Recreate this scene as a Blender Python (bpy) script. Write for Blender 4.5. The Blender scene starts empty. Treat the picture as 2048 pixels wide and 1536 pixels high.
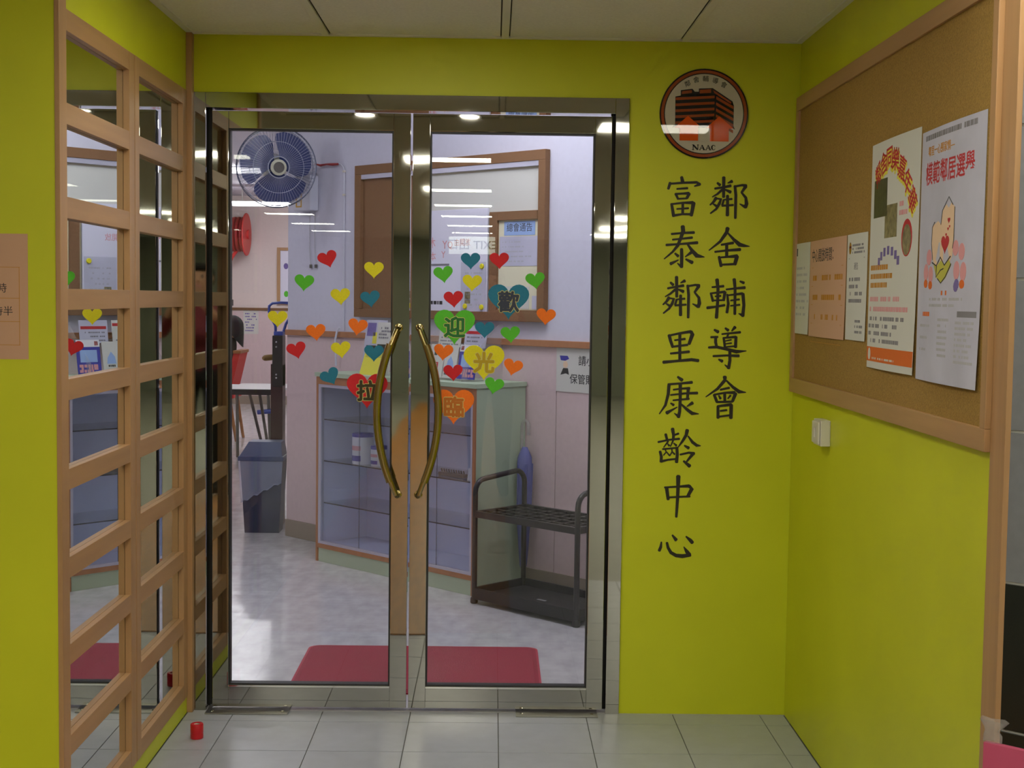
import bpy, bmesh, math, random
from mathutils import Vector, Matrix
random.seed(7)
sc = bpy.context.scene
C = sc.collection

# ------------------------------------------------------------------ camera
W, H, ALC = 2.047, 2.284, 1.39          # alcove width, ceiling height, depth of its left side
CAM = Vector((1.0266, -4.65, 1.4208))
yaw, pitch, roll = 0.0143, -0.0621, 0.0134
fw = Vector((math.sin(yaw)*math.cos(pitch), math.cos(yaw)*math.cos(pitch), math.sin(pitch)))
rt = Vector((math.cos(yaw), -math.sin(yaw), 0))
up = rt.cross(fw)
rt2 = rt*math.cos(roll) + up*math.sin(roll)
up2 = up*math.cos(roll) - rt*math.sin(roll)
cd = bpy.data.cameras.new('camera'); cam = bpy.data.objects.new('camera', cd); C.objects.link(cam)
cd.sensor_width = 36; cd.lens = 2750/2048*36; cd.clip_start = 0.02; cd.clip_end = 100
cam.matrix_world = Matrix(((rt2.x, up2.x, -fw.x, CAM.x), (rt2.y, up2.y, -fw.y, CAM.y), (rt2.z, up2.z, -fw.z, CAM.z), (0, 0, 0, 1)))
sc.camera = cam

# ------------------------------------------------------------------ world, exposure
wd = bpy.data.worlds.new('world'); sc.world = wd; wd.use_nodes = True
wd.node_tree.nodes['Background'].inputs[0].default_value = (0.5, 0.52, 0.5, 1)
wd.node_tree.nodes['Background'].inputs[1].default_value = 0.02
sc.view_settings.view_transform = 'Standard'; sc.view_settings.look = 'None'
sc.view_settings.gamma = 1.0; sc.view_settings.use_curve_mapping = False
sc.view_settings.exposure = 0.5
sc.cycles.use_denoising = True
sc.cycles.max_bounces = 7; sc.cycles.diffuse_bounces = 3; sc.cycles.glossy_bounces = 5; sc.cycles.transmission_bounces = 4; sc.cycles.transparent_max_bounces = 14
sc.cycles.use_adaptive_sampling = True; sc.cycles.adaptive_threshold = 0.08; sc.cycles.adaptive_min_samples = 16
sc.cycles.sample_clamp_indirect = 6.0
CORRIDOR_LIGHT = 30.0      # emission of the corridor tubes
NEAR_LIGHT = 10.0
ROOM_LIGHT = 15.0         # emission of the tubes inside the centre

# ------------------------------------------------------------------ helpers
def lin(c):
    c = c/255.0
    return c/12.92 if c <= 0.04045 else ((c+0.055)/1.055)**2.4
def rgb(r, g, b): return (lin(r), lin(g), lin(b), 1)
MATS = {}
def mat(name, col, rough=0.6, metal=0.0, spec=0.5, noise=None, bump=None, alpha=1.0, emit=None, trans=0.0):
    """noise=(scale, amount, stretch xyz): colour mottling; bump=(scale, strength, stretch)"""
    m = bpy.data.materials.new(name); m.use_nodes = True
    nt = m.node_tree; b = nt.nodes['Principled BSDF']
    b.inputs['Base Color'].default_value = col
    b.inputs['Roughness'].default_value = rough
    b.inputs['Metallic'].default_value = metal
    b.inputs['Specular IOR Level'].default_value = spec
    b.inputs['Alpha'].default_value = alpha
    if trans: b.inputs['Transmission Weight'].default_value = trans
    if emit:
        b.inputs['Emission Color'].default_value = emit[0]; b.inputs['Emission Strength'].default_value = emit[1]
    def tex(scale, st, detail=4):
        tc = nt.nodes.new('ShaderNodeTexCoord'); mp = nt.nodes.new('ShaderNodeMapping')
        g = nt.nodes.new('ShaderNodeNewGeometry')
        nt.links.new(g.outputs['Position'], mp.inputs['Vector'])
        mp.inputs['Scale'].default_value = st
        n = nt.nodes.new('ShaderNodeTexNoise'); n.inputs['Scale'].default_value = scale; n.inputs['Detail'].default_value = detail
        nt.links.new(mp.outputs['Vector'], n.inputs['Vector']); return n
    if noise:
        n = tex(noise[0], noise[2] if len(noise) > 2 else (1, 1, 1))
        r = nt.nodes.new('ShaderNodeMapRange'); r.inputs[1].default_value = 0.3; r.inputs[2].default_value = 0.7
        r.inputs[3].default_value = 1-noise[1]; r.inputs[4].default_value = 1+noise[1]
        nt.links.new(n.outputs['Fac'], r.inputs[0])
        mx = nt.nodes.new('ShaderNodeMix'); mx.data_type = 'RGBA'; mx.blend_type = 'MULTIPLY'; mx.inputs['Factor'].default_value = 1
        mx.inputs['A'].default_value = col
        nt.links.new(r.outputs[0], mx.inputs['B']); nt.links.new(mx.outputs['Result'], b.inputs['Base Color'])
    if bump:
        n = tex(bump[0], bump[2] if len(bump) > 2 else (1, 1, 1), 2)
        bp = nt.nodes.new('ShaderNodeBump'); bp.inputs['Strength'].default_value = bump[1]; bp.inputs['Distance'].default_value = 0.01
        nt.links.new(n.outputs['Fac'], bp.inputs['Height']); nt.links.new(bp.outputs['Normal'], b.inputs['Normal'])
    MATS[name] = m; return m
def glass(name, tint=(1, 1, 1, 1), ior=1.5, gain=1.0):
    m = bpy.data.materials.new(name); m.use_nodes = True; nt = m.node_tree; nt.nodes.clear()
    o = nt.nodes.new('ShaderNodeOutputMaterial'); mx = nt.nodes.new('ShaderNodeMixShader')
    t = nt.nodes.new('ShaderNodeBsdfTransparent'); g = nt.nodes.new('ShaderNodeBsdfGlossy'); ge = nt.nodes.new('ShaderNodeNewGeometry'); dt = nt.nodes.new('ShaderNodeVectorMath'); dt.operation = 'DOT_PRODUCT'
    nt.links.new(ge.outputs['Incoming'], dt.inputs[0]); nt.links.new(ge.outputs['Normal'], dt.inputs[1])
    def mth(op, a, b=None):
        n = nt.nodes.new('ShaderNodeMath'); n.operation = op
        for i, v in enumerate((a, b)):
            if v is None: continue
            if isinstance(v, (int, float)): n.inputs[i].default_value = v
            else: nt.links.new(v, n.inputs[i])
        return n.outputs[0]
    r0 = ((ior-1)/(ior+1))**2      # Schlick reflectance, the same from both faces of the pane
    fr_ = mth('ADD', mth('MULTIPLY', mth('POWER', mth('SUBTRACT', 1.0, mth('ABSOLUTE', dt.outputs['Value'])), 5.0), 1-r0), r0)
    t.inputs['Color'].default_value = tint; g.inputs['Roughness'].default_value = 0.0
    k = nt.nodes.new('ShaderNodeMath'); k.operation = 'MULTIPLY'; k.inputs[1].default_value = gain; k.use_clamp = True
    nt.links.new(fr_, k.inputs[0]); nt.links.new(k.outputs[0], mx.inputs[0])
    nt.links.new(t.outputs[0], mx.inputs[1]); nt.links.new(g.outputs[0], mx.inputs[2]); nt.links.new(mx.outputs[0], o.inputs[0])
    MATS[name] = m; return m

mat('yellow', rgb(201, 206, 33), 0.45, noise=(3, 0.04), spec=0.35)
mat('wood', rgb(174, 134, 92), 0.42, noise=(30, 0.10, (1, 1, 0.06)))
mat('wood_rail', rgb(174, 134, 92), 0.42, noise=(30, 0.10, (1, 0.06, 1)))
mat('wood_dark', rgb(120, 82, 48), 0.5, noise=(22, 0.12, (1, 1, 0.08)))
mat('cork', rgb(156, 122, 56), 0.9, noise=(260, 0.22), bump=(260, 0.25))
mat('brown_board', rgb(128, 92, 62), 0.8, noise=(160, 0.12))
mat('mirror', (0.80, 0.83, 0.80, 1), 0.0, metal=1.0)
mat('steel', (0.37, 0.365, 0.33, 1), 0.03, metal=1.0, bump=(2.2, 0.05, (1, 1, 1.6)))
mat('steel_brushed', (0.36, 0.36, 0.33, 1), 0.38, metal=1.0)
mat('chrome', (0.75, 0.74, 0.7, 1), 0.08, metal=1.0)
mat('gasket', rgb(26, 26, 26), 0.5)
mat('bronze', (0.42, 0.33, 0.14, 1), 0.16, metal=1.0)
glass('door_glass', (0.96, 0.975, 0.97, 1), 1.5, 1.0)
glass('case_glass', (0.95, 0.965, 0.99, 1), 1.5, 1.3)
mat('floor_tile', rgb(166, 169, 177), 0.32, noise=(14, 0.05))
mat('grout', rgb(96, 96, 90), 0.8)
mat('floor_ochre', rgb(164, 108, 30), 0.4, noise=(9, 0.16, (4, 0.5, 1)))
mat('floor_grey', rgb(140, 140, 126), 0.4, noise=(8, 0.05))
mat('ceiling_tile', rgb(226, 226, 214), 0.9, noise=(120, 0.05))
mat('ceiling_bar', rgb(222, 222, 208), 0.5)
mat('corridor_wall', rgb(140, 144, 126), 0.6, noise=(1.5, 0.08))
mat('corridor_ceiling', rgb(196, 196, 184), 0.8)
mat('tile_grey', rgb(116, 118, 124), 0.3, noise=(40, 0.06))
mat('tile_black', rgb(22, 26, 24), 0.25, noise=(40, 0.15))
mat('grout_white', rgb(205, 205, 200), 0.8)
mat('white_paint', rgb(206, 206, 222), 0.6, noise=(40, 0.02))
mat('cream_paint', rgb(222, 208, 204), 0.6, noise=(40, 0.02))
mat('rack_clear', rgb(206, 202, 200), 0.15, alpha=0.16)
mat('pink_paint', rgb(210, 188, 190), 0.6, noise=(40, 0.03))
mat('skirting', rgb(148, 134, 120), 0.5)
mat('vinyl_floor', rgb(194, 192, 194), 0.16, spec=0.4, noise=(16, 0.12, (1, 0.45, 1)), bump=(5, 0.16, (0.7, 2.6, 1)))
mat('black', rgb(20, 19, 17), 0.55)
mat('vinyl_black', rgb(30, 24, 12), 0.5)
mat('paper', rgb(206, 206, 200), 0.8)
mat('paper_lilac', rgb(188, 188, 208), 0.7, noise=(6, 0.10))
mat('paper_tan', rgb(204, 162, 134), 0.8)
mat('paper_cream', rgb(222, 218, 190), 0.8)
mat('paper_blue', rgb(150, 178, 226), 0.7)
mat('whiteboard', rgb(222, 222, 240), 0.25)
mat('ink_grey', rgb(128, 126, 134), 0.8)
mat('ink_pale', rgb(176, 176, 184), 0.8)
mat('ink_dark', rgb(52, 50, 54), 0.8)
mat('ink_red', rgb(186, 40, 48), 0.7)
mat('ink_pink', rgb(214, 150, 156), 0.7)
mat('ink_orange', rgb(214, 104, 24), 0.7)
mat('ink_ochre', rgb(190, 130, 26), 0.7)
mat('ink_yellow', rgb(222, 214, 70), 0.7)
mat('ink_purple', rgb(112, 98, 160), 0.7)
mat('ink_skin', rgb(226, 196, 166), 0.7)
mat('ink_green', rgb(188, 184, 74), 0.7)
mat('photo_dark', rgb(52, 54, 40), 0.4, noise=(60, 0.6))
mat('photo_light', rgb(128, 118, 88), 0.4, noise=(60, 0.5))
for k, c in dict(r=(205, 28, 40), g=(86, 190, 46), y=(226, 216, 30), t=(30, 118, 150), o=(244, 118, 22)).items():
    mat('foam_'+k, rgb(*c), 0.75, noise=(300, 0.06))
mat('char_r', rgb(58, 52, 24), 0.7); mat('char_t', rgb(52, 58, 78), 0.7); mat('char_g', rgb(36, 112, 50), 0.7)
mat('char_y', rgb(186, 156, 26), 0.7); mat('char_o', rgb(190, 108, 30), 0.7); mat('char_edge', rgb(206, 196, 120), 0.7)
mat('emblem_white', rgb(190, 184, 168), 0.015); mat('emblem_black', rgb(22, 20, 26), 0.015); mat('emblem_brown', rgb(150, 70, 36), 0.015)
mat('emblem_orange', rgb(222, 84, 20), 0.015)
mat('plastic_white', rgb(214, 210, 196), 0.4)
mat('mat_red', rgb(150, 26, 52), 0.8, noise=(400, 0.18), bump=(300, 0.3))
mat('mat_edge', rgb(172, 44, 66), 0.7)
mat('laminate_green', rgb(176, 194, 168), 0.5)
mat('case_wood', rgb(172, 118, 82), 0.5, noise=(20, 0.08, (1, 1, 0.1)))
mat('aluminium', rgb(196, 196, 214), 0.35, metal=0.4)
mat('case_inside', rgb(214, 220, 246), 0.6)
mat('rack_metal', rgb(44, 42, 44), 0.4)
mat('rack_tray', rgb(30, 29, 32), 0.55, noise=(80, 0.15))
mat('umbrella_blue', rgb(92, 98, 160), 0.6); mat('clear_plastic', rgb(176, 170, 168), 0.2, alpha=0.4)
mat('bin_blue', rgb(62, 74, 112), 0.45); mat('bin_dark', rgb(44, 50, 78), 0.5)
mat('bag_film', rgb(176, 184, 214), 0.3, alpha=0.30)
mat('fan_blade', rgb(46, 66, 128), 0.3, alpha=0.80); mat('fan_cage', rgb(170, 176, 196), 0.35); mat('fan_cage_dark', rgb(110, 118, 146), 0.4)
mat('fan_hub', rgb(206, 206, 182), 0.4); mat('fan_body', rgb(206, 208, 222), 0.4); mat('gold', rgb(206, 160, 60), 0.4)
mat('reel_red', rgb(214, 58, 58), 0.45); mat('hose', rgb(150, 30, 36), 0.6)
mat('chair_red', rgb(190, 36, 36), 0.7); mat('chair_wood', rgb(150, 96, 50), 0.5)
mat('table_white', rgb(206, 206, 206), 0.3); mat('metal_grey', rgb(96, 92, 88), 0.4)
mat('machine_dark', rgb(46, 36, 36), 0.4); mat('machine_maroon', rgb(66, 26, 28), 0.4); mat('loop_blue', rgb(58, 78, 170), 0.4); mat('roller_tan', rgb(142, 110, 62), 0.7)
mat('can_white', rgb(222, 222, 228), 0.4); mat('can_blue', rgb(60, 60, 160), 0.4)
mat('tape_red', rgb(200, 20, 36), 0.35)
mat('pink_box', rgb(190, 78, 112), 0.5)
mat('skin', rgb(206, 158, 128), 0.6); mat('hair', rgb(14, 13, 13), 0.75); mat('shirt_maroon', rgb(124, 46, 58), 0.8)
mat('trousers_black', rgb(20, 20, 22), 0.8); mat('shirt_black', rgb(26, 25, 28), 0.8)
mat('exit_white', rgb(230, 240, 226), 0.4, emit=((0.9, 1.0, 0.88, 1), 2.2)); mat('exit_green', rgb(20, 90, 50), 0.5)
mat('tube_corridor', rgb(240, 240, 230), 0.4, emit=((1.0, 0.96, 0.80, 1), CORRIDOR_LIGHT))
mat('tube_dim', rgb(240, 240, 230), 0.4, emit=((1.0, 0.96, 0.80, 1), 20.0))
mat('tube_alcove', rgb(240, 240, 230), 0.4, emit=((1.0, 0.96, 0.80, 1), 12.0))
mat('tube_near', rgb(240, 240, 230), 0.4, emit=((1.0, 0.96, 0.80, 1), NEAR_LIGHT))
mat('tube_room', rgb(240, 240, 246), 0.4, emit=((0.96, 0.94, 1.0, 1), ROOM_LIGHT))
mat('tube_far', rgb(240, 240, 246), 0.4, emit=((0.98, 0.95, 0.98, 1), 16.0))
mat('downlight_glow', rgb(240, 240, 230), 0.4, emit=((1.0, 0.95, 0.82, 1), 50.0))
mat('lamp_body', rgb(216, 216, 210), 0.5)

BASE = {}
class G:
    """collects geometry of one mesh object"""
    def __init__(s): s.v = []; s.f = []; s.mi = []; s.cur = 0
    def add(s, vs, fs):
        n = len(s.v); s.v += [tuple(v) for v in vs]; s.f += [tuple(i+n for i in f) for f in fs]; s.mi += [s.cur]*len(fs); return s
    def box(s, a, b):
        x0, y0, z0 = [min(p, q) for p, q in zip(a, b)]; x1, y1, z1 = [max(p, q) for p, q in zip(a, b)]
        return s.add([(x0,y0,z0),(x1,y0,z0),(x1,y1,z0),(x0,y1,z0),(x0,y0,z1),(x1,y0,z1),(x1,y1,z1),(x0,y1,z1)],
                     [(0,3,2,1),(4,5,6,7),(0,1,5,4),(1,2,6,5),(2,3,7,6),(3,0,4,7)])
    def bbox(s, a, b, r):
        """box with chamfered edges"""
        bm = bmesh.new(); bmesh.ops.create_cube(bm, size=1)
        a, b = Vector(a), Vector(b); c = (a+b)/2; d = b-a
        for v in bm.verts: v.co = Vector((v.co.x*abs(d.x), v.co.y*abs(d.y), v.co.z*abs(d.z)))+c
        bmesh.ops.bevel(bm, geom=list(bm.edges), offset=r, segments=2, affect='EDGES', profile=0.7)
        bm.verts.index_update(); s.add([v.co[:] for v in bm.verts], [[v.index for v in f.verts] for f in bm.faces]); bm.free(); return s
    def prism(s, poly, o, ex, ey, n):
        """2-D polygon in plane o + x*ex + y*ey, extruded by vector n"""
        o, ex, ey, n = Vector(o), Vector(ex), Vector(ey), Vector(n); k = len(poly)
        ar = sum(poly[i][0]*poly[(i+1) % k][1]-poly[(i+1) % k][0]*poly[i][1] for i in range(k))
        if (ar > 0) != (ex.cross(ey).dot(n) > 0): poly = poly[::-1]
        p0 = [o+ex*x+ey*y for x, y in poly]; p1 = [p+n for p in p0]
        return s.add(p0+p1, [tuple(range(k-1, -1, -1)), tuple(range(k, 2*k))]+[(i, (i+1) % k, k+(i+1) % k, k+i) for i in range(k)])
    def tube(s, pts, r, n=8, caps=True):
        pts = [Vector(p) for p in pts]; rs = r if isinstance(r, (list, tuple)) else [r]*len(pts)
        base = len(s.v); vs = []; fs = []; ref = None
        for i, p in enumerate(pts):
            t = (pts[min(i+1, len(pts)-1)]-pts[max(i-1, 0)]).normalized()
            if ref is None:
                ref = Vector((0, 0, 1)) if abs(t.z) < 0.9 else Vector((1, 0, 0))
            a = (ref-t*ref.dot(t)).normalized(); b = t.cross(a); ref = a
            for j in range(n):
                an = 2*math.pi*j/n; vs.append(p+(a*math.cos(an)+b*math.sin(an))*rs[i])
        for i in range(len(pts)-1):
            for j in range(n): fs.append((i*n+j, i*n+(j+1) % n, (i+1)*n+(j+1) % n, (i+1)*n+j))
        if caps: fs += [tuple(range(n-1, -1, -1)), tuple((len(pts)-1)*n+j for j in range(n))]
        return s.add(vs, fs)
    def lathe(s, prof, o, ax=(0, 0, 1), n=24):
        """profile [(radius, height)] about axis"""
        ax = Vector(ax).normalized(); o = Vector(o)
        a = ax.orthogonal().normalized(); b = ax.cross(a); k = len(prof); vs = []; fs = []
        for r, h in prof:
            for j in range(n):
                an = 2*math.pi*j/n; vs.append(o+ax*h+(a*math.cos(an)+b*math.sin(an))*r)
        for i in range(k-1):
            for j in range(n): fs.append((i*n+j, i*n+(j+1) % n, (i+1)*n+(j+1) % n, (i+1)*n+j))
        fs += [tuple(range(n-1, -1, -1)), tuple((k-1)*n+j for j in range(n))]
        return s.add(vs, fs)
    def stroke(s, pts, o, ex, ey, n):
        """brush stroke: pts = [(x, y, width)] with rounded ends"""
        P = [(Vector((p[0], p[1])), p[2]/2) for p in pts]; L = []; R = []
        for i, (p, w) in enumerate(P):
            d = P[min(i+1, len(P)-1)][0]-P[max(i-1, 0)][0]
            d = d.normalized() if d.length > 1e-9 else Vector((1, 0)); m = Vector((-d.y, d.x))
            if i == 0: L.append(p-d*w*0.55+m*w*0.55); R.append(p-d*w*0.55-m*w*0.55)
            L.append(p+m*w); R.append(p-m*w)
            if i == len(P)-1: L.append(p+d*w*0.55+m*w*0.55); R.append(p+d*w*0.55-m*w*0.55)
        poly = [tuple(v) for v in L]+[tuple(v) for v in reversed(R)]
        o, ex, ey, n = Vector(o), Vector(ex), Vector(ey), Vector(n); k = len(L)
        q = [o+ex*v.x+ey*v.y for v in L]+[o+ex*v.x+ey*v.y for v in R]; q2 = [p+n for p in q]
        fs = []
        for i in range(k-1):
            fs += [(i, k+i, k+i+1, i+1), (2*k+i, 2*k+i+1, 3*k+i+1, 3*k+i), (i, i+1, 2*k+i+1, 2*k+i), (k+i, 3*k+i, 3*k+i+1, k+i+1)]
        fs += [(0, 2*k, 3*k, k), (k-1, 2*k-1, 4*k-1, 3*k-1)]
        return s.add(q+q2, fs)
    def fat_text(s, body, o, ex, ey, n, size, fat, res=2):
        """lettering thickened by overlapping shifted copies"""
        o, ex, ey, n = Vector(o), Vector(ex), Vector(ey), Vector(n)
        for i in range(9):
            a = 2*math.pi*i/8; d = (ex*math.cos(a)+ey*math.sin(a))*fat if i < 8 else Vector()
            s.text(body, o+d, ex, ey, n*(1+0.03*i), size, 0.0, 1.0, res)
        return s
    def text(s, body, o, ex, ey, n, size, bold=0.0, sx=1.0, res=2):
        """lettering centred at o, in the plane ex, ey, standing proud by vector n"""
        cu = bpy.data.curves.new('lettering', 'FONT'); cu.body = body; cu.size = size; cu.offset = bold*size; cu.resolution_u = res
        cu.align_x = 'CENTER'; cu.align_y = 'CENTER'
        ob = bpy.data.objects.new('lettering', cu); me = ob.to_mesh()
        o, ex, ey, n = Vector(o), Vector(ex), Vector(ey), Vector(n)
        if me and len(me.vertices):
            q = [o+ex*v.co.x*sx+ey*v.co.y for v in me.vertices]; k = len(q)
            fs = [tuple(p.vertices) for p in me.polygons]; ec = {}
            for f in fs:
                for i in range(len(f)):
                    e = (f[i], f[(i+1) % len(f)]); ec[e] = 1
            bd = [e for e in ec if (e[1], e[0]) not in ec]
            s.add(q+[p+n for p in q], [tuple(i+k for i in f) for f in fs]+[(b, a, a+k, b+k) for a, b in bd])
        ob.to_mesh_clear(); bpy.data.objects.remove(ob); bpy.data.curves.remove(cu); return s
    def rot(s, start, ang, c, axis='Z'):
        m = Matrix.Rotation(ang, 3, axis); c = Vector(c)
        for i in range(start, len(s.v)): s.v[i] = tuple(m @ (Vector(s.v[i])-c)+c)
        return s
    def build(s, name, m, parent=None, local=False, smooth=False, auto=None):
        me = bpy.data.meshes.new(name)
        if parent is None:
            xs, ys, zs = zip(*s.v); c = Vector(((min(xs)+max(xs))/2, (min(ys)+max(ys))/2, min(zs)))
        else:
            c = BASE.get(parent.name, Vector()) if not local else Vector()
        me.from_pydata([tuple(Vector(v)-c) for v in s.v], [], s.f)
        ms = m if isinstance(m, (list, tuple)) else [m]
        for x in ms: me.materials.append(MATS[x])
        if len(ms) > 1: me.polygons.foreach_set('material_index', s.mi)
        if smooth:
            me.polygons.foreach_set('use_smooth', [True]*len(me.polygons))
            try: me.set_sharp_from_angle(angle=math.radians(auto or 40))
            except Exception: pass
        me.update()
        ob = bpy.data.objects.new(name, me); C.objects.link(ob)
        if parent is None: ob.location = c; BASE[ob.name] = c
        else: ob.parent = parent; BASE[ob.name] = BASE.get(parent.name, Vector()) if not local else Vector()
        if name in ('print', 'drawing'): ob['kind'] = 'stuff'
        return ob
def tag(o, label=None, cat=None, group=None, kind=None):
    if label: o['label'] = label
    if cat: o['category'] = cat
    if group: o['group'] = group
    if kind: o['kind'] = kind
    return o
def thing(name, loc, label, cat, group=None, rz=0.0, kind=None):
    o = bpy.data.objects.new(name, None); C.objects.link(o); o.empty_display_size = 0.05
    o.location = loc; o.rotation_euler = (0, 0, rz); BASE[o.name] = Vector(loc)
    return tag(o, label, cat, group, kind)
def share(src, name, parent, loc):
    """another part that shares the mesh of src"""
    o = bpy.data.objects.new(name, src.data); C.objects.link(o); o.parent = parent; o.location = loc; return o
def heart_poly(w, n=40):
    P = []
    for i in range(n):
        t = 2*math.pi*i/n
        x = 16*math.sin(t)**3; y = 13*math.cos(t)-5*math.cos(2*t)-2*math.cos(3*t)-math.cos(4*t)
        P.append((x/32*w, (y+2.5)/32*w*0.96))
    return P
def disc(r, n=48, cx=0, cy=0): return [(cx+r*math.cos(2*math.pi*i/n), cy+r*math.sin(2*math.pi*i/n)) for i in range(n)]
def ellipse(a, b, n=20, cx=0, cy=0): return [(cx+a*math.cos(2*math.pi*i/n), cy+b*math.sin(2*math.pi*i/n)) for i in range(n)]
def rrect(x0, y0, x1, y1, r, n=5):
    P = []
    for cx, cy, a in ((x1-r, y1-r, 0), (x0+r, y1-r, 90), (x0+r, y0+r, 180), (x1-r, y0+r, 270)):
        for i in range(n+1):
            t = math.radians(a+90*i/n); P.append((cx+r*math.cos(t), cy+r*math.sin(t)))
    return P
def print_rows(g, o, ex, ey, n, x0, x1, y0, y1, rows, h, dens=0.8, unit=None):
    """rows of small printed blocks too fine to read"""
    unit = unit or h
    for r in range(rows):
        y = y0+(y1-y0)*(r/(rows-1) if rows > 1 else 0); x = x0; e = x0+(x1-x0)*random.uniform(0.65, 1.0)
        while x < e:
            w = unit*random.uniform(0.5, 1.6)
            if random.random() < dens: g.prism([(x, y), (x+w, y), (x+w, y+h), (x, y+h)], o, ex, ey, n)
            x += w+unit*0.3
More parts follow.
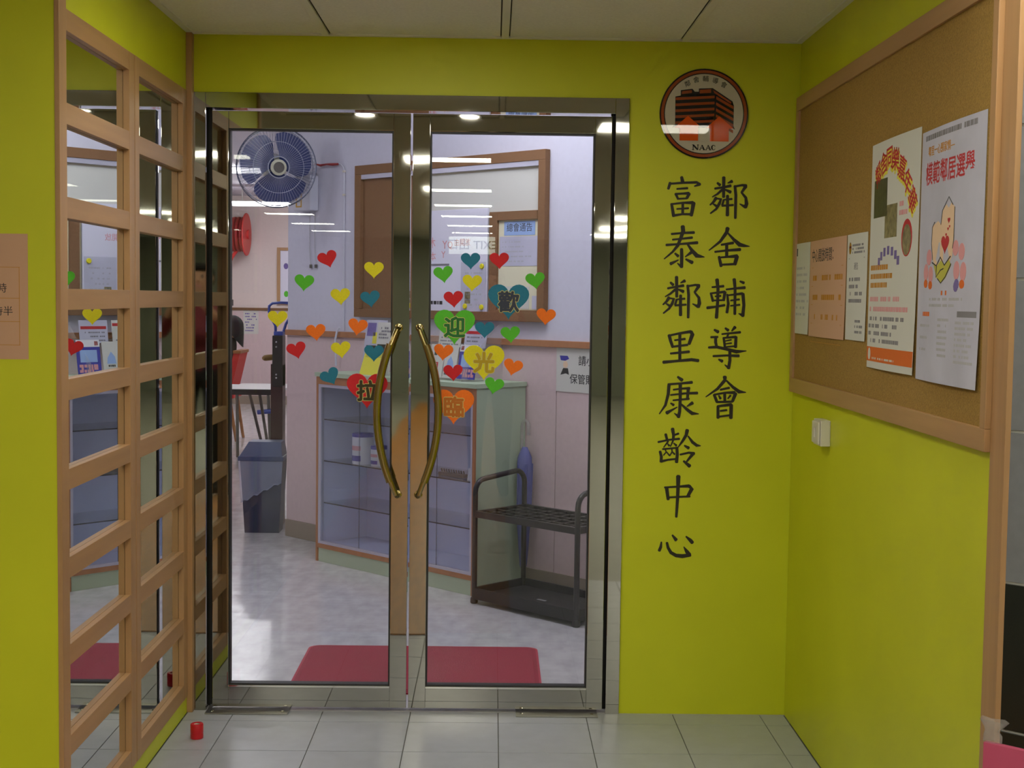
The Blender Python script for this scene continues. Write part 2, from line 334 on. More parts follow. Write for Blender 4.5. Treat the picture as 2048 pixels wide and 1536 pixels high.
CHARS = [
    ('R', '1796,1837,101 1797,1771,90|1767,1799,67 1796,1804,67 1820,1809,90|1775,1818,67 1784,1811,90|1824,1824,101 1810,1818,34|1791,1795,79 1776,1781,67 1759,1771,34|1802,1796,56 1820,1788,101|1772,1768,101 1764,1755,79 1752,1744,45|1773,1766,56 1788,1764,90 1783,1749,90 1773,1731,72 1754,1716,49|1762,1748,45 1773,1741,79|1810,1776,90 1811,1745,90 1811,1710,101|1797,1762,45 1825,1765,67|1798,1762,67 1793,1744,67|1793,1742,67 1830,1745,63|1834,1809,79 1838,1778,85 1838,1734,85 1838,1701,76|1834,1807,63 1859,1812,67 1872,1809,108|1871,1808,101 1857,1787,67|1857,1787,56 1872,1770,85 1875,1750,112 1871,1738,112|1871,1739,101 1852,1749,31'),
    ('R', '1813,1667,124 1810,1653,108 1789,1622,85 1752,1592,36|1815,1650,49 1835,1629,94 1855,1612,130 1871,1609,90 1889,1607,22|1793,1611,63 1833,1618,85|1772,1587,63 1809,1592,67 1857,1596,99|1811,1615,94 1812,1570,94|1786,1571,79 1791,1552,94 1794,1539,90|1786,1568,56 1816,1571,63 1847,1574,112|1847,1573,117 1840,1546,108|1794,1544,63 1839,1547,72'),
    ('R', '1765,1468,58 1804,1472,76|1781,1494,112 1785,1463,94 1785,1419,90 1782,1365,103|1761,1448,67 1769,1421,81|1760,1447,54 1808,1453,81|1809,1452,94 1805,1424,85|1776,1437,45 1795,1439,58|1769,1423,54 1804,1425,58|1750,1398,90 1778,1402,67 1809,1408,72|1813,1461,54 1843,1465,63 1876,1468,90|1859,1489,54 1872,1484,90|1839,1496,101 1843,1464,85 1844,1378,85|1817,1444,63 1821,1413,85 1817,1383,85|1817,1441,49 1868,1448,81|1870,1447,101 1874,1409,94 1871,1372,101|1871,1375,112 1857,1380,27|1829,1424,49 1858,1428,63|1829,1406,49 1860,1410,63'),
    ('R', '1776,1324,63 1789,1317,103|1765,1299,67 1788,1300,67|1781,1301,90 1781,1282,90 1785,1267,81|1758,1264,67 1786,1266,90 1819,1259,90 1853,1251,112 1886,1254,27|1813,1330,63 1823,1323,94|1846,1334,101 1835,1321,45|1802,1310,54 1864,1317,76|1825,1314,63 1820,1301,63|1808,1298,72 1813,1267,76|1808,1297,54 1849,1301,81|1850,1301,90 1849,1266,94|1815,1287,40 1834,1291,49|1815,1277,40 1835,1280,49|1813,1266,49 1848,1270,54|1774,1235,67 1820,1238,63 1861,1237,90|1830,1252,90 1831,1221,94 1827,1194,94|1827,1196,90 1814,1206,31|1793,1224,54 1805,1218,99'),
    ('R', '1815,1165,124 1815,1153,101 1791,1124,85 1752,1096,31|1821,1152,54 1844,1130,90 1865,1115,117 1888,1113,27|1801,1121,63 1831,1128,72|1780,1104,85 1790,1080,90|1780,1104,63 1818,1111,63 1850,1112,101|1853,1109,108 1843,1082,90|1789,1079,67 1843,1081,67|1816,1108,90 1817,1082,85|1796,1101,49 1802,1091,81|1836,1102,67 1827,1091,40|1794,1065,85 1795,1025,94|1793,1065,63 1839,1071,94|1839,1070,108 1839,1025,108|1802,1049,54 1824,1052,63|1796,1029,58 1838,1035,63'),
    ('L', '1654,1836,90 1658,1819,112|1616,1816,90 1610,1796,79|1616,1813,63 1661,1817,67 1705,1819,79 1716,1812,90|1716,1813,90 1698,1806,40|1639,1796,54 1675,1799,67|1635,1780,79 1643,1764,67|1634,1779,63 1660,1781,63 1679,1782,90|1681,1781,90 1673,1766,85|1641,1763,54 1673,1765,54|1622,1746,79 1627,1720,94 1630,1705,99|1622,1745,56 1661,1750,63 1694,1751,101|1696,1750,124 1693,1730,108 1689,1708,101|1630,1707,79 1659,1712,63 1690,1712,72|1640,1729,49 1679,1732,63|1660,1747,79 1660,1712,85'),
    ('L', '1624,1645,63 1663,1649,67 1700,1651,85|1628,1626,58 1663,1630,63 1694,1634,76|1607,1608,72 1657,1612,63 1712,1617,94|1661,1671,124 1663,1655,124 1656,1633,101 1646,1607,94 1629,1585,67 1601,1561,36|1677,1614,56 1693,1592,101 1711,1573,135 1724,1571,85 1737,1569,22|1659,1595,94 1660,1568,103 1660,1534,99|1659,1536,90 1646,1547,31|1637,1580,56 1648,1571,94|1623,1545,101 1649,1558,36|1693,1585,101 1672,1569,34|1674,1561,56 1696,1550,112'),
    ('L', '1644,1501,101 1646,1434,90|1615,1462,67 1644,1468,67 1668,1472,90|1624,1482,67 1633,1474,90|1672,1488,101 1658,1481,34|1640,1458,79 1624,1444,67 1607,1434,34|1651,1459,56 1668,1452,101|1620,1431,101 1612,1418,79 1600,1407,45|1622,1429,56 1636,1427,90 1631,1411,90 1621,1394,72 1602,1378,49|1610,1411,45 1621,1404,79|1659,1439,90 1659,1407,90 1660,1372,101|1645,1425,45 1673,1428,67|1646,1425,67 1641,1407,67|1641,1405,67 1678,1408,63|1682,1473,79 1686,1441,85 1686,1397,85 1686,1364,76|1682,1470,63 1708,1475,67 1721,1472,108|1720,1471,101 1706,1450,67|1706,1450,56 1721,1432,85 1723,1413,112 1719,1401,112|1719,1402,101 1700,1411,31'),
    ('L', '1623,1304,101 1628,1285,94 1636,1264,90|1620,1302,63 1659,1311,67 1696,1317,94|1696,1316,124 1702,1308,124 1691,1275,94|1642,1287,54 1677,1292,72|1635,1265,63 1686,1272,72|1659,1307,90 1661,1221,94|1629,1242,63 1692,1249,81|1605,1212,99 1643,1216,76 1701,1222,94 1724,1219,99'),
    ('L', '1655,1163,67 1670,1152,112|1623,1137,67 1667,1141,63 1704,1145,90|1626,1135,101 1624,1104,94 1615,1066,81 1595,1036,31|1641,1119,54 1667,1123,58 1696,1125,81|1692,1125,101 1689,1087,81|1632,1101,49 1679,1107,63 1723,1109,85|1641,1083,54 1695,1089,67|1664,1137,99 1665,1087,94 1664,1045,94 1660,1026,99|1660,1029,94 1646,1039,27|1633,1073,49 1643,1067,85|1620,1040,112 1636,1049,67 1655,1060,31|1707,1075,108 1688,1063,31|1668,1071,54 1689,1052,94 1707,1039,112 1729,1038,27'),
    ('L', '1641,986,108 1645,964,90 1644,947,81|1646,964,54 1662,970,67|1618,967,85 1624,945,76|1593,940,63 1629,948,58 1665,952,72|1627,943,58 1612,922,31|1625,935,40 1631,928,72|1643,944,58 1635,925,31|1646,937,40 1655,929,76|1600,908,81 1605,890,90 1604,873,90|1604,874,81 1628,880,58 1654,883,58|1657,922,90 1659,898,94 1657,872,99|1609,916,54 1656,921,54|1618,913,45 1621,906,45 1612,895,36|1622,907,40 1632,895,54|1640,917,45 1641,907,45 1633,893,36|1641,908,40 1650,899,58|1691,982,112 1688,965,94 1675,943,76 1661,923,31|1695,961,49 1710,941,94 1725,930,94 1738,929,27|1683,929,54 1697,921,99|1669,898,58 1698,905,67 1716,902,99|1712,901,101 1692,875,58|1681,876,63 1702,859,117'),
    ('L', '1625,784,112 1631,744,94|1618,785,58 1662,788,63 1702,791,101|1702,790,112 1711,781,124 1698,756,94|1631,751,54 1705,755,63|1664,824,135 1664,787,108 1663,745,94 1660,684,76'),
    ('L', '1611,597,49 1609,580,90 1604,567,94|1630,595,76 1634,578,90 1644,561,103 1662,551,112 1684,549,124 1711,553,94|1707,554,135 1698,566,112 1688,581,31|1648,621,58 1661,605,112|1695,617,49 1710,604,112 1717,596,112'),
]
HEARTS = [
    (0.467, 1.543, 18, 'r'),
    (0.387, 1.463, -4, 'g'),
    (0.622, 1.509, 0, 'y'),
    (0.510, 1.418, 5, 'y'),
    (0.611, 1.411, 8, 't'),
    (0.298, 1.340, 0, 'y'),
    (0.428, 1.296, 6, 'o'),
    (0.568, 1.316, -8, 'o'),
    (0.363, 1.234, 14, 'r'),
    (0.513, 1.238, 8, 'y'),
    (0.624, 1.228, 0, 't'),
    (0.478, 1.146, 28, 't'),
    (0.602, 1.100, 0, 'R'),
    (0.948, 1.544, 2, 't'),
    (1.045, 1.546, 2, 'r'),
    (0.857, 1.497, 8, 'g'),
    (0.954, 1.470, -2, 'y'),
    (0.892, 1.414, 5, 'r'),
    (1.168, 1.480, 8, 'g'),
    (1.078, 1.408, 0, 'T'),
    (1.205, 1.359, -5, 'o'),
    (0.896, 1.320, 0, 'G'),
    (0.998, 1.312, 0, 't'),
    (1.086, 1.297, 5, 'g'),
    (0.859, 1.234, -5, 'o'),
    (0.997, 1.201, 0, 'Y'),
    (1.095, 1.186, -12, 'o'),
    (0.893, 1.165, 3, 'r'),
    (1.032, 1.122, -10, 'g'),
    (0.896, 1.049, 0, 'O'),
]

# ================================================================== the setting
def struct(g, name, m, **k): return tag(g.build(name, m, **k), kind='structure')
TX, TY, TZ = Vector((1, 0, 0)), Vector((0, 1, 0)), Vector((0, 0, 1))
DL, DR, DT = 0.0, 1.475, 2.094          # opening taken by the steel door frame
MX = -0.014                              # mirror plane behind the lattice
# back wall of the alcove, yellow towards the corridor and white towards the room
wb = struct(G().box((DR, 0, 0), (W, 0.06, H+0.5)), 'wall_back', 'yellow')
G().box((-0.0, 0, DT), (DR, 0.06, H+0.5)).build('lintel', 'yellow', wb)
wi = struct(G().box((DR, 0.06, 0), (3.6, 0.12, 2.75)), 'wall_inner', 'white_paint')
G().box((-2.7, 0.06, 0), (DL, 0.12, 2.75)).build('wall_panel', 'white_paint', wi)
G().box((DL, 0.06, DT), (DR, 0.12, 2.75)).build('lintel', 'white_paint', wi)
# left wall with a mirror field
wl = struct(G().box((-0.10, -ALC+0.02, 2.094), (0, 0, H+0.5)), 'wall_left', 'yellow')
G().box((-0.10, -ALC+0.02, 0), (0, 0, 0.056)).build('plinth', 'yellow', wl)
G().box((-0.10, -ALC+0.02, 0.056), (MX-0.004, 0, 2.094)).build('backing', 'yellow', wl)
struct(G().box((-3.0, -ALC, 0), (0, -ALC+0.02, 2.7)), 'wall_front', 'yellow')
struct(G().box((W, -1.90, 0), (W+0.03, 0.0, H+0.5)), 'wall_right', 'yellow')
# wooden edge strips
struct(G().bbox((-0.004, -ALC-0.002, 0), (0.008, -1.336, H), 0.002), 'trim_1', 'wood')
struct(G().bbox((0, -0.034, 0), (0.020, 0.0, H), 0.002), 'trim_2', 'wood')
struct(G().bbox((W-0.006, -1.957, 0), (W+0.006, -1.877, H), 0.002), 'trim_3', 'wood')

# alcove floor: 300 mm tiles on a grout bed
fl = struct(G().box((0, -2.22, -0.03), (W, 0.0, -0.003)), 'floor', 'grout')
xs = [0.003]+[0.46+0.3*k for k in range(-1, 6)]+[W-0.003]; ys = [-0.001]+[-0.12-0.3*k for k in range(8)]
tile_mesh = {}
for i in range(len(xs)-1):
    for j in range(len(ys)-1):
        a, b, c, d = xs[i]+0.0015, xs[i+1]-0.0015, ys[j+1]+0.0015, ys[j]-0.0015
        key = (round(b-a, 3), round(d-c, 3))
        if key in tile_mesh: share(tile_mesh[key], 'floor_tile', fl, Vector((a, c, -0.003))-BASE['floor'])
        else:
            o = G().bbox((0, 0, -0.002), (b-a, d-c, 0.003), 0.0008).build('floor_tile', 'floor_tile', fl, local=True)
            o.location = Vector((a, c, -0.003))-BASE['floor']; tile_mesh[key] = o
struct(G().box((-3.0, -15.5, -0.03), (4.2, -2.22, 0.0)).box((-3.0, -2.22, -0.03), (0.0, -ALC, 0)).box((W, -2.22, -0.03), (4.2, -1.3, 0)), 'floor_corridor', 'floor_grey')
struct(G().bbox((0.02, -14, 0.0), (1.12, -1.08, 0.006), 0.002), 'floor_runner', 'floor_ochre')

# ceiling of the alcove: lay-in tiles hung between bars
ce = struct(G().box((-0.0, -2.0, H+0.012), (W, 0.0, H+0.04)), 'ceiling', 'grout')
cx = [0.0, 0.46, 1.055, 1.655, W]; cy = [-2.0, -1.23, 0.0]
for i in range(4):
    for j in range(2):
        G().bbox((cx[i]+0.016, cy[j]+0.016, H+0.005), (cx[i+1]-0.016, cy[j+1]-0.016, H+0.012), 0.002).build('ceiling_tile', 'ceiling_tile', ce)
for x in cx[1:4]: G().box((x-0.012, -2.0, H-0.002), (x+0.012, -0.0225, H+0.006)).build('ceiling_bar', 'ceiling_bar', ce)
for y in (-1.23,): G().box((0.02, y-0.012, H+0.0005), (W-0.02, y+0.012, H+0.006)).build('ceiling_bar', 'ceiling_bar', ce)
G().box((0, -0.022, H), (W, -0.0005, H+0.006)).build('wall_angle', 'ceiling_bar', ce)
G().box((0.0005, -2.0, H), (0.022, -0.022, H+0.006)).build('wall_angle', 'ceiling_bar', ce)
G().box((W-0.022, -1.93, H), (W-0.0005, -0.022, H+0.006)).build('wall_angle', 'ceiling_bar', ce)
# corridor behind the photographer
struct(G().box((-3.0, -15.5, H), (4.2, -2.0, H+0.05)).box((W+0.03, -2.0, H), (4.2, -1.2, H+0.05)), 'ceiling_corridor', 'corridor_ceiling')
struct(G().box((-3.0, -2.0, H), (-0.0, -ALC, H+0.05)), 'ceiling_side', 'corridor_ceiling')
struct(G().box((-3.05, -15.5, 0), (-3.0, -ALC, 2.55)), 'wall_corridor_left', 'corridor_wall')
struct(G().box((4.2, -15.5, 0), (4.25, -1.2, 2.55)), 'wall_corridor_right', 'corridor_wall')
struct(G().box((-3.05, -15.55, 0), (4.25, -15.5, 2.55)), 'wall_corridor_end', 'corridor_wall')
# oblique tiled wall right of the alcove
TA, TN = Vector((0.74, -0.67, 0)).normalized(), Vector((-0.67, -0.74, 0)).normalized()
T0 = Vector((2.054, -1.950, 0))
wt = thing('wall_tiled', T0, None, None, kind='structure')
g = G(); g.prism([(0.0, 0), (2.2, 0), (2.2, 2.5), (0.0, 2.5)], T0, TA, TZ, TN*-0.05); g.build('grout_bed', 'grout_white', wt)
zr = [0.0, 0.272, 0.571, 0.870, 1.172, 1.472, 1.772, 2.072, 2.372]
for k in range(8):
    for c in range(4):
        a, b = c*0.55, c*0.55+0.545
        G().prism([(a, zr[k]+0.003), (b, zr[k]+0.003), (b, zr[k+1]-0.003), (a, zr[k+1]-0.003)], T0, TA, TZ, TN*0.006).build('wall_tile', 'tile_black' if k < 3 else 'tile_grey', wt)

# ------------------------------------------------------------------ room behind the glass
struct(G().box((-2.7, 0.0, -0.03), (3.6, 13.3, 0.0)), 'floor_room', 'vinyl_floor')
struct(G().box((-2.75, 0.06, 2.70), (3.6, 13.35, 2.75)), 'ceiling_room', 'white_paint')
def two_tone(name, a, b, split=1.205):
    """wall box, white above the dado rail and pink below"""
    o = struct(G().box((a[0], a[1], split), b), name, 'cream_paint')
    G().box(a, (b[0], b[1], split)).build('dado', 'pink_paint', o); return o
two_tone('wall_room_left', (-2.75, 0.12, 0), (-2.7, 13.3, 2.7))
wf = two_tone('wall_room_far', (-2.75, 13.3, 0), (1.5, 13.35, 2.7))
G().bbox((-2.7, 13.28, 1.222), (1.5, 13.3, 1.256), 0.003).build('dado_rail', 'wood_dark', wf)
G().box((-2.7, 13.288, 0), (1.5, 13.3, 0.11)).build('skirting', 'skirting', wf)
two_tone('wall_room_right', (0.9, 3.2, 0), (0.95, 13.3, 2.7))
# oblique partition
OB = Vector((-0.18, 3.46, 0)); RZ = -math.pi/4
wo = thing('wall_oblique', OB, None, None, rz=RZ, kind='structure')
G().box((0.0, 0, 1.205), (4.95, 0.12, 2.7)).build('upper_wall', 'white_paint', wo, local=True)
for a, b in ((0.0, 0.97), (0.97, 2.146), (2.149, 3.35), (3.353, 4.95)):
    G().box((a+0.0008, -0.006, 0), (b, 0.12, 1.205)).build('dado_panel', 'pink_paint', wo, local=True)
G().bbox((0.0, -0.022, 1.190), (4.9, 0.0, 1.222), 0.003).build('dado_rail', 'case_wood', wo, local=True)
G().bbox((0.0, -0.016, 0), (4.9, -0.006, 0.10), 0.002).build('skirting', 'skirting', wo, local=True)

# ------------------------------------------------------------------ steel door frame and glass leaves
fr = struct(G().bbox((0.020, -0.008, 0), (0.060, 0.055, DT), 0.0015), 'trim_4', 'steel')
tag(fr, 'polished steel frame around the double glass doors')
G().bbox((1.4286, -0.008, 0), (DR, 0.055, DT), 0.0015).build('jamb', 'steel', fr)
G().bbox((0.060, -0.008, 2.042), (1.4286, 0.055, DT), 0.0015).build('head', 'steel', fr)
G().box((0.060, 0.052, 0.0), (0.070, 0.075, 2.042)).box((1.4186, 0.052, 0.0), (1.4286, 0.075, 2.042)).build('door_stop', 'gasket', fr)
def leaf(name, x0, x1, gx0, gx1, hx, sgn, label):
    d = thing(name, ((x0+x1)/2, 0.02, 0.012), label, None, kind='structure')
    y0, y1, zb, zt = 0.0, 0.042, 0.012, 2.034
    gb, gt = 0.092, 1.971
    G().bbox((x0, y0, zb), (gx0-0.005, y1, zt), 0.0015).build('stile', 'steel', d)
    G().bbox((gx1+0.005, y0, zb), (x1, y1, zt), 0.0015).build('stile', 'steel', d)
    G().bbox((gx0-0.005, y0+0.0005, gt+0.005), (gx1+0.005, y1, zt), 0.0012).build('top_rail', 'steel', d)
    G().bbox((gx0-0.005, y0+0.0005, zb), (gx1+0.005, y1, gb-0.012), 0.0012).build('bottom_rail', 'steel', d)
    G().bbox((gx0-0.005, y0-0.002, gb-0.012), (gx1+0.005, y1, gb-0.004), 0.0012).build('glazing_bead', 'chrome', d)
    gs = G()
    for a, b in (((gx0-0.005, 0.004, gb-0.004), (gx0, 0.038, gt)), ((gx1, 0.004, gb-0.004), (gx1+0.005, 0.038, gt)), ((gx0-0.005, 0.004, gt), (gx1+0.005, 0.038, gt+0.005)), ((gx0, 0.004, gb-0.004), (gx1, 0.038, gb))): gs.box(a, b)
    gs.build('gasket', 'gasket', d)
    G().box((gx0-0.002, 0.014, gb-0.003), (gx1+0.002, 0.022, gt+0.002)).build('glass_pane', 'door_glass', d)
    # bowed pull handle
    pts = [(0.0, 1.318), (0.006, 1.296), (0.018, 1.262)]
    h = G()
    arc = []
    for i in range(17):
        t = i/16; z = 1.262+(0.800-1.262)*t; u = (z-1.034)/0.284
        arc.append((hx+sgn*(0.068*(1-u*u*0.98)), -0.052, z))
    hd = h.tube(arc, [0.0135]*17, 12).build('handle', 'bronze', d, smooth=True)
    for zs, ze in ((1.318, 1.262), (0.750, 0.800)):
        u = (ze-1.034)/0.284; xe = hx+sgn*(0.068*(1-u*u*0.98))
        G().tube([(hx, 0.001, zs), (hx, -0.030, zs), (hx+sgn*0.003, -0.046, zs+(ze-zs)*0.12), (xe, -0.052, ze+(ze-zs)*0.15)], [0.009, 0.009, 0.009, 0.0095], 10).build('handle_post', 'bronze', hd, smooth=True)
        G().lathe([(0.0, -0.001), (0.013, -0.001), (0.014, 0.003), (0.009, 0.006)], (hx, 0.0, zs), (0, -1, 0), 16).build('rosette', 'bronze', hd, smooth=True)
    return d
d1 = leaf('door_1', 0.080, 0.7435, 0.140, 0.681, 0.709, -1, 'left glass door leaf in a polished steel frame')
d2 = leaf('door_2', 0.7505, 1.4175, 0.814, 1.357, 0.779, 1, 'right glass door leaf in a polished steel frame')
# pivot plates let into the floor
for k, (a, b, l) in enumerate(((0.065, 0.345, 'steel pivot cover plate on the floor under the left glass door'), (1.12, 1.40, 'steel pivot cover plate on the floor under the right glass door'))):
    t = thing('floor_spring_plate', ((a+b)/2, -0.01, 0), l, 'plate', 'pivot plates under the doors')
    G().bbox((a, -0.055, 0.0002), (b, 0.05, 0.005), 0.001).build('cover', 'steel_brushed', t)
    for x in (a+0.02, b-0.02): G().lathe([(0.006, 0), (0.006, 0.0015), (0.004, 0.0022)], (x, -0.03, 0.005), n=10).build('screw', 'chrome', t)

# ------------------------------------------------------------------ mirror and lattice on the left wall
mr = tag(G().box((MX-0.004, -1.345, 0.056), (MX, -0.004, 2.094)).build('wall_mirror', 'mirror'), 'tall mirror on the left wall behind the wooden lattice', 'mirror')
RT = [2.094, 1.873, 1.650, 1.430, 1.212, 0.994, 0.778, 0.563, 0.337, 0.108]
def lattice(ya, yb, left_stile, label):
    t = thing('lattice_panel', (0, (ya+yb)/2, 0.056), label, 'lattice', 'lattice panels over the mirror')
    s0 = ya
    if left_stile:
        G().bbox((MX+0.0003, ya, 0.056), (0.004, ya+0.048, 2.094), 0.0015).build('stile', 'wood', t); s0 = ya+0.048
    G().bbox((MX+0.0003, yb-0.055, 0.056), (0.004, yb, 2.094), 0.0015).build('stile', 'wood', t)
    for z in RT: G().bbox((MX+0.0003, s0, z-0.051), (0.0035, yb-0.055, z), 0.0012).build('rail', 'wood_rail', t)
    return t
lattice(-1.335, -0.703, False, 'pale wooden lattice panel with ten rails, beside the tan paper notice')
lattice(-0.697, -0.036, True, 'pale wooden lattice panel with ten rails, next to the glass door frame')

# ------------------------------------------------------------------ lights
def fixture(name, x0, x1, y, z, m, label, group, drop=0.02, w=0.11):
    t = thing(name, ((x0+x1)/2, y, z), label, 'light', group)
    G().bbox((x0-0.02, y-w/2-0.015, z-0.012), (x1+0.02, y+w/2+0.015, z-0.0005), 0.003).build('housing', 'lamp_body', t)
    G().bbox((x0, y-w/2, z-0.055), (x1, y+w/2, z-0.0125), 0.012).build('diffuser', m, t)
    return t
def flush_light(x0, x1, y, w, m, label):
    """flat diffuser let into the corridor ceiling"""
    t = thing('ceiling_light', ((x0+x1)/2, y, H), label, 'light', 'corridor ceiling lights')
    g = G()
    for p, q in (((x0-0.02, y-w/2-0.02), (x1+0.02, y-w/2)), ((x0-0.02, y+w/2), (x1+0.02, y+w/2+0.02)), ((x0-0.02, y-w/2), (x0, y+w/2)), ((x1, y-w/2), (x1+0.02, y+w/2))): g.box((p[0], p[1], H-0.008), (q[0], q[1], H-0.0005))
    g.build('housing', 'lamp_body', t)
    G().box((x0, y-w/2, H-0.006), (x1, y+w/2, H-0.001)).build('diffuser', m, t)
rows = [-3.96, -6.4, -8.2, -9.9, -11.8, -13.6]
for i, y in enumerate(rows):
    for x0, x1, side in ((-1.38, -0.88, 'left'), (0.47, 1.00, 'middle'), (2.30, 2.80, 'right')):
        flush_light(x0, x1, y, 0.28, 'tube_dim' if (i, side) == (0, 'left') else 'tube_corridor', 'short fluorescent light in the %s line of the corridor ceiling, %s' % (side, ('nearest the doors', 'second row from the doors', 'third row from the doors', 'fourth row from the doors', 'fifth row from the doors', 'nearest the end wall')[i]))
flush_light(1.55, 2.10, -2.30, 0.34, 'tube_near', 'short fluorescent light in the corridor ceiling nearest the cork board')
flush_light(0.50, 1.07, -1.04, 0.28, 'tube_alcove', 'flat light panel in the alcove ceiling above the grey floor tiles')
for x, l in ((0.41, 'small round downlight in the alcove ceiling facing the left door'), (0.90, 'small round downlight in the alcove ceiling facing the right door')):
    t = thing('downlight', (x, -1.93, H), l, 'light', 'alcove downlights')
    G().lathe([(0.058, -0.0005), (0.058, -0.006), (0.046, -0.009), (0.044, -0.004)], (x, -1.93, H+0.0035), n=24).build('trim_ring', 'chrome', t, smooth=True)
    G().lathe([(0.0435, -0.001), (0.0435, -0.006), (0.02, -0.007)], (x, -1.93, H+0.0035), n=24).build('lens', 'downlight_glow', t, smooth=True)
for x0, x1, y, l in ((-0.8, 0.4, 10.6, 'added fill light hidden behind the oblique wall, farther back'), (-0.5, 0.7, 7.4, 'added fill light hidden behind the oblique wall, nearer the doors'), (-2.95, -1.32, 9.3, 'fluorescent light seen through the round wall fan'), (-2.13, -0.95, 11.6, 'bright hanging fluorescent light below the fan'), (-1.9, -0.7, 5.6, 'fluorescent light over the folding table'), (0.1, 1.3, 1.5, 'unseen fill light added over the red door mat'), (1.35, 2.0, 0.7, 'unseen fill light added over the umbrella rack'), (-2.2, -1.0, 2.4, 'unseen fill light added over the left of the entrance')):  # unseen fill lights are added behind the oblique wall and near the entrance
    t = fixture('room_light', x0, min(x1, 2.6), y, 2.52 if y == 11.6 else 2.70, 'tube_far' if y > 7 else 'tube_room', l, 'room ceiling lights', w=0.16)
    if y == 11.6:
        for x in (x0+0.2, x1-0.2): G().tube([(x, y, 2.52), (x, y, 2.70)], 0.006, 6).build('hanger', 'lamp_body', t)

# ================================================================== signs on the yellow back wall
NY = Vector((0, -1, 0))
wch = {'R': 'right', 'L': 'left'}; cnt = {'R': 0, 'L': 0}
ordn = ['topmost', 'second from the top', 'third from the top', 'fourth from the top', 'fifth from the top', 'sixth from the top', 'seventh from the top', 'lowest']
for col, st in CHARS:
    g = G()
    for k, s_ in enumerate(st.split('|')):
        pts = [tuple(map(int, t.split(','))) for t in s_.split()]
        g.stroke([(x/1000, z/1000, w/10000*1.13) for x, z, w in pts], (0, 0, 0), TX, TZ, NY*(0.0012+0.00004*k))
    o = g.build('wall_character', 'vinyl_black'); i = cnt[col]; cnt[col] += 1
    word = 'lowest' if (col == 'R' and i == 4) else ordn[i]
    tag(o, 'black brush-style character on the yellow wall, %s of the %s column' % (word, wch[col]), 'lettering', 'black characters on the yellow wall')

# round emblem
EC = Vector((1.724, 0, 2.047)); K = 0.149/525
em = thing('emblem', EC+Vector((0, 0, -0.149)), 'round orange and black emblem with a striped tower above two houses', 'emblem')
def epoly(P): return [((x-755)*K, (640-y)*K) for x, y in P]
def elay(name, polys, m, y0, y1, parent=em):
    g = G()
    for P in polys: g.prism(epoly(P), EC+Vector((0, -y0, 0)), TX, TZ, NY*(y1-y0))
    return g.build(name, m, parent)
def circ(r): return [(755+r*math.cos(2*math.pi*i/64), 640+r*math.sin(2*math.pi*i/64)) for i in range(64)]
elay('rim', [circ(525)], 'emblem_black', 0, 0.006)
elay('brown_ring', [circ(508)], 'emblem_brown', 0.006, 0.0066)
elay('thin_ring', [circ(474)], 'emblem_black', 0.0066, 0.0070)
face = elay('face', [circ(463)], 'emblem_white', 0.0070, 0.0074)
tw = elay('tower', [[(412, 445), (475, 432), (475, 370), (612, 352), (640, 385), (688, 385), (688, 348), (850, 340), (1088, 492), (1106, 545), (1106, 780), (1124, 822), (1040, 770), (880, 800), (700, 800), (470, 770), (385, 806), (415, 765)]], 'emblem_black', 0.0074, 0.0078)
bands = [[(488, 382), (606, 366), (606, 400), (484, 418)], [(698, 362), (832, 352), (832, 396), (698, 406)], [(856, 362), (1076, 500), (1070, 522), (870, 398)]]
for k in range(5):
    y = 456+70*k
    bands.append([(416, y), (876, y-28), (876, y+2), (416, y+32)])
    if k < 5: bands.append([(894, y-22), (1102, y+92), (1102, y+128), (894, y+14)])
elay('tower_band', bands, 'emblem_brown', 0.0078, 0.0081, tw)
elay('house', [[(565, 668), (700, 780), (690, 800), (690, 958), (470, 958), (470, 812), (408, 806)]], 'emblem_orange', 0.0081, 0.0085)
elay('house', [[(936, 668), (1108, 808), (1052, 812), (1052, 962), (830, 962), (830, 815), (780, 806)]], 'emblem_orange', 0.0081, 0.0085)
elay('gap_between_houses', [[(692, 812), (828, 812), (828, 962), (692, 962)]], 'emblem_white', 0.0078, 0.0082)
g = G()
def es(P): g.stroke([((x-755)*K, (640-y)*K, w*K) for x, y, w in P], EC+NY*0.0074, TX, TZ, NY*0.0004)
for P in ([(634, 1062, 8), (634, 1006, 8)], [(636, 1008, 18), (686, 1060, 18)], [(690, 1062, 8), (690, 1006, 8)], [(622, 1006, 7), (642, 1006, 7)], [(622, 1063, 7), (646, 1063, 7)], [(680, 1006, 7), (700, 1006, 7)],
          [(740, 1006, 6), (714, 1062, 7)], [(740, 1008, 10), (764, 1062, 18)], [(726, 1044, 6), (754, 1044, 6)], [(706, 1063, 7), (722, 1063, 7)], [(754, 1063, 7), (774, 1063, 7)],
          [(812, 1006, 6), (786, 1062, 7)], [(812, 1008, 10), (836, 1062, 18)], [(798, 1044, 6), (826, 1044, 6)], [(780, 1063, 7), (794, 1063, 7)], [(826, 1063, 7), (846, 1063, 7)],
          [(894, 1022, 8), (884, 1008, 8), (868, 1008, 10), (856, 1022, 16), (856, 1044, 16), (868, 1060, 10), (884, 1062, 7), (896, 1048, 6)]): es(P)
g.build('lettering', 'emblem_black', face)
g = G()
for ch, x, y, a in zip('鄰舍輔導會', (555, 655, 765, 880, 980), (298, 250, 238, 258, 304), (24, 12, 0, -12, -24)):
    r = math.radians(a); g.text(ch, EC+NY*0.0074+TX*(x-755)*K+TZ*(640-y)*K, TX*math.cos(r)+TZ*math.sin(r), TZ*math.cos(r)-TX*math.sin(r), NY*0.0004, 0.021)
g.build('lettering', 'emblem_black', face)

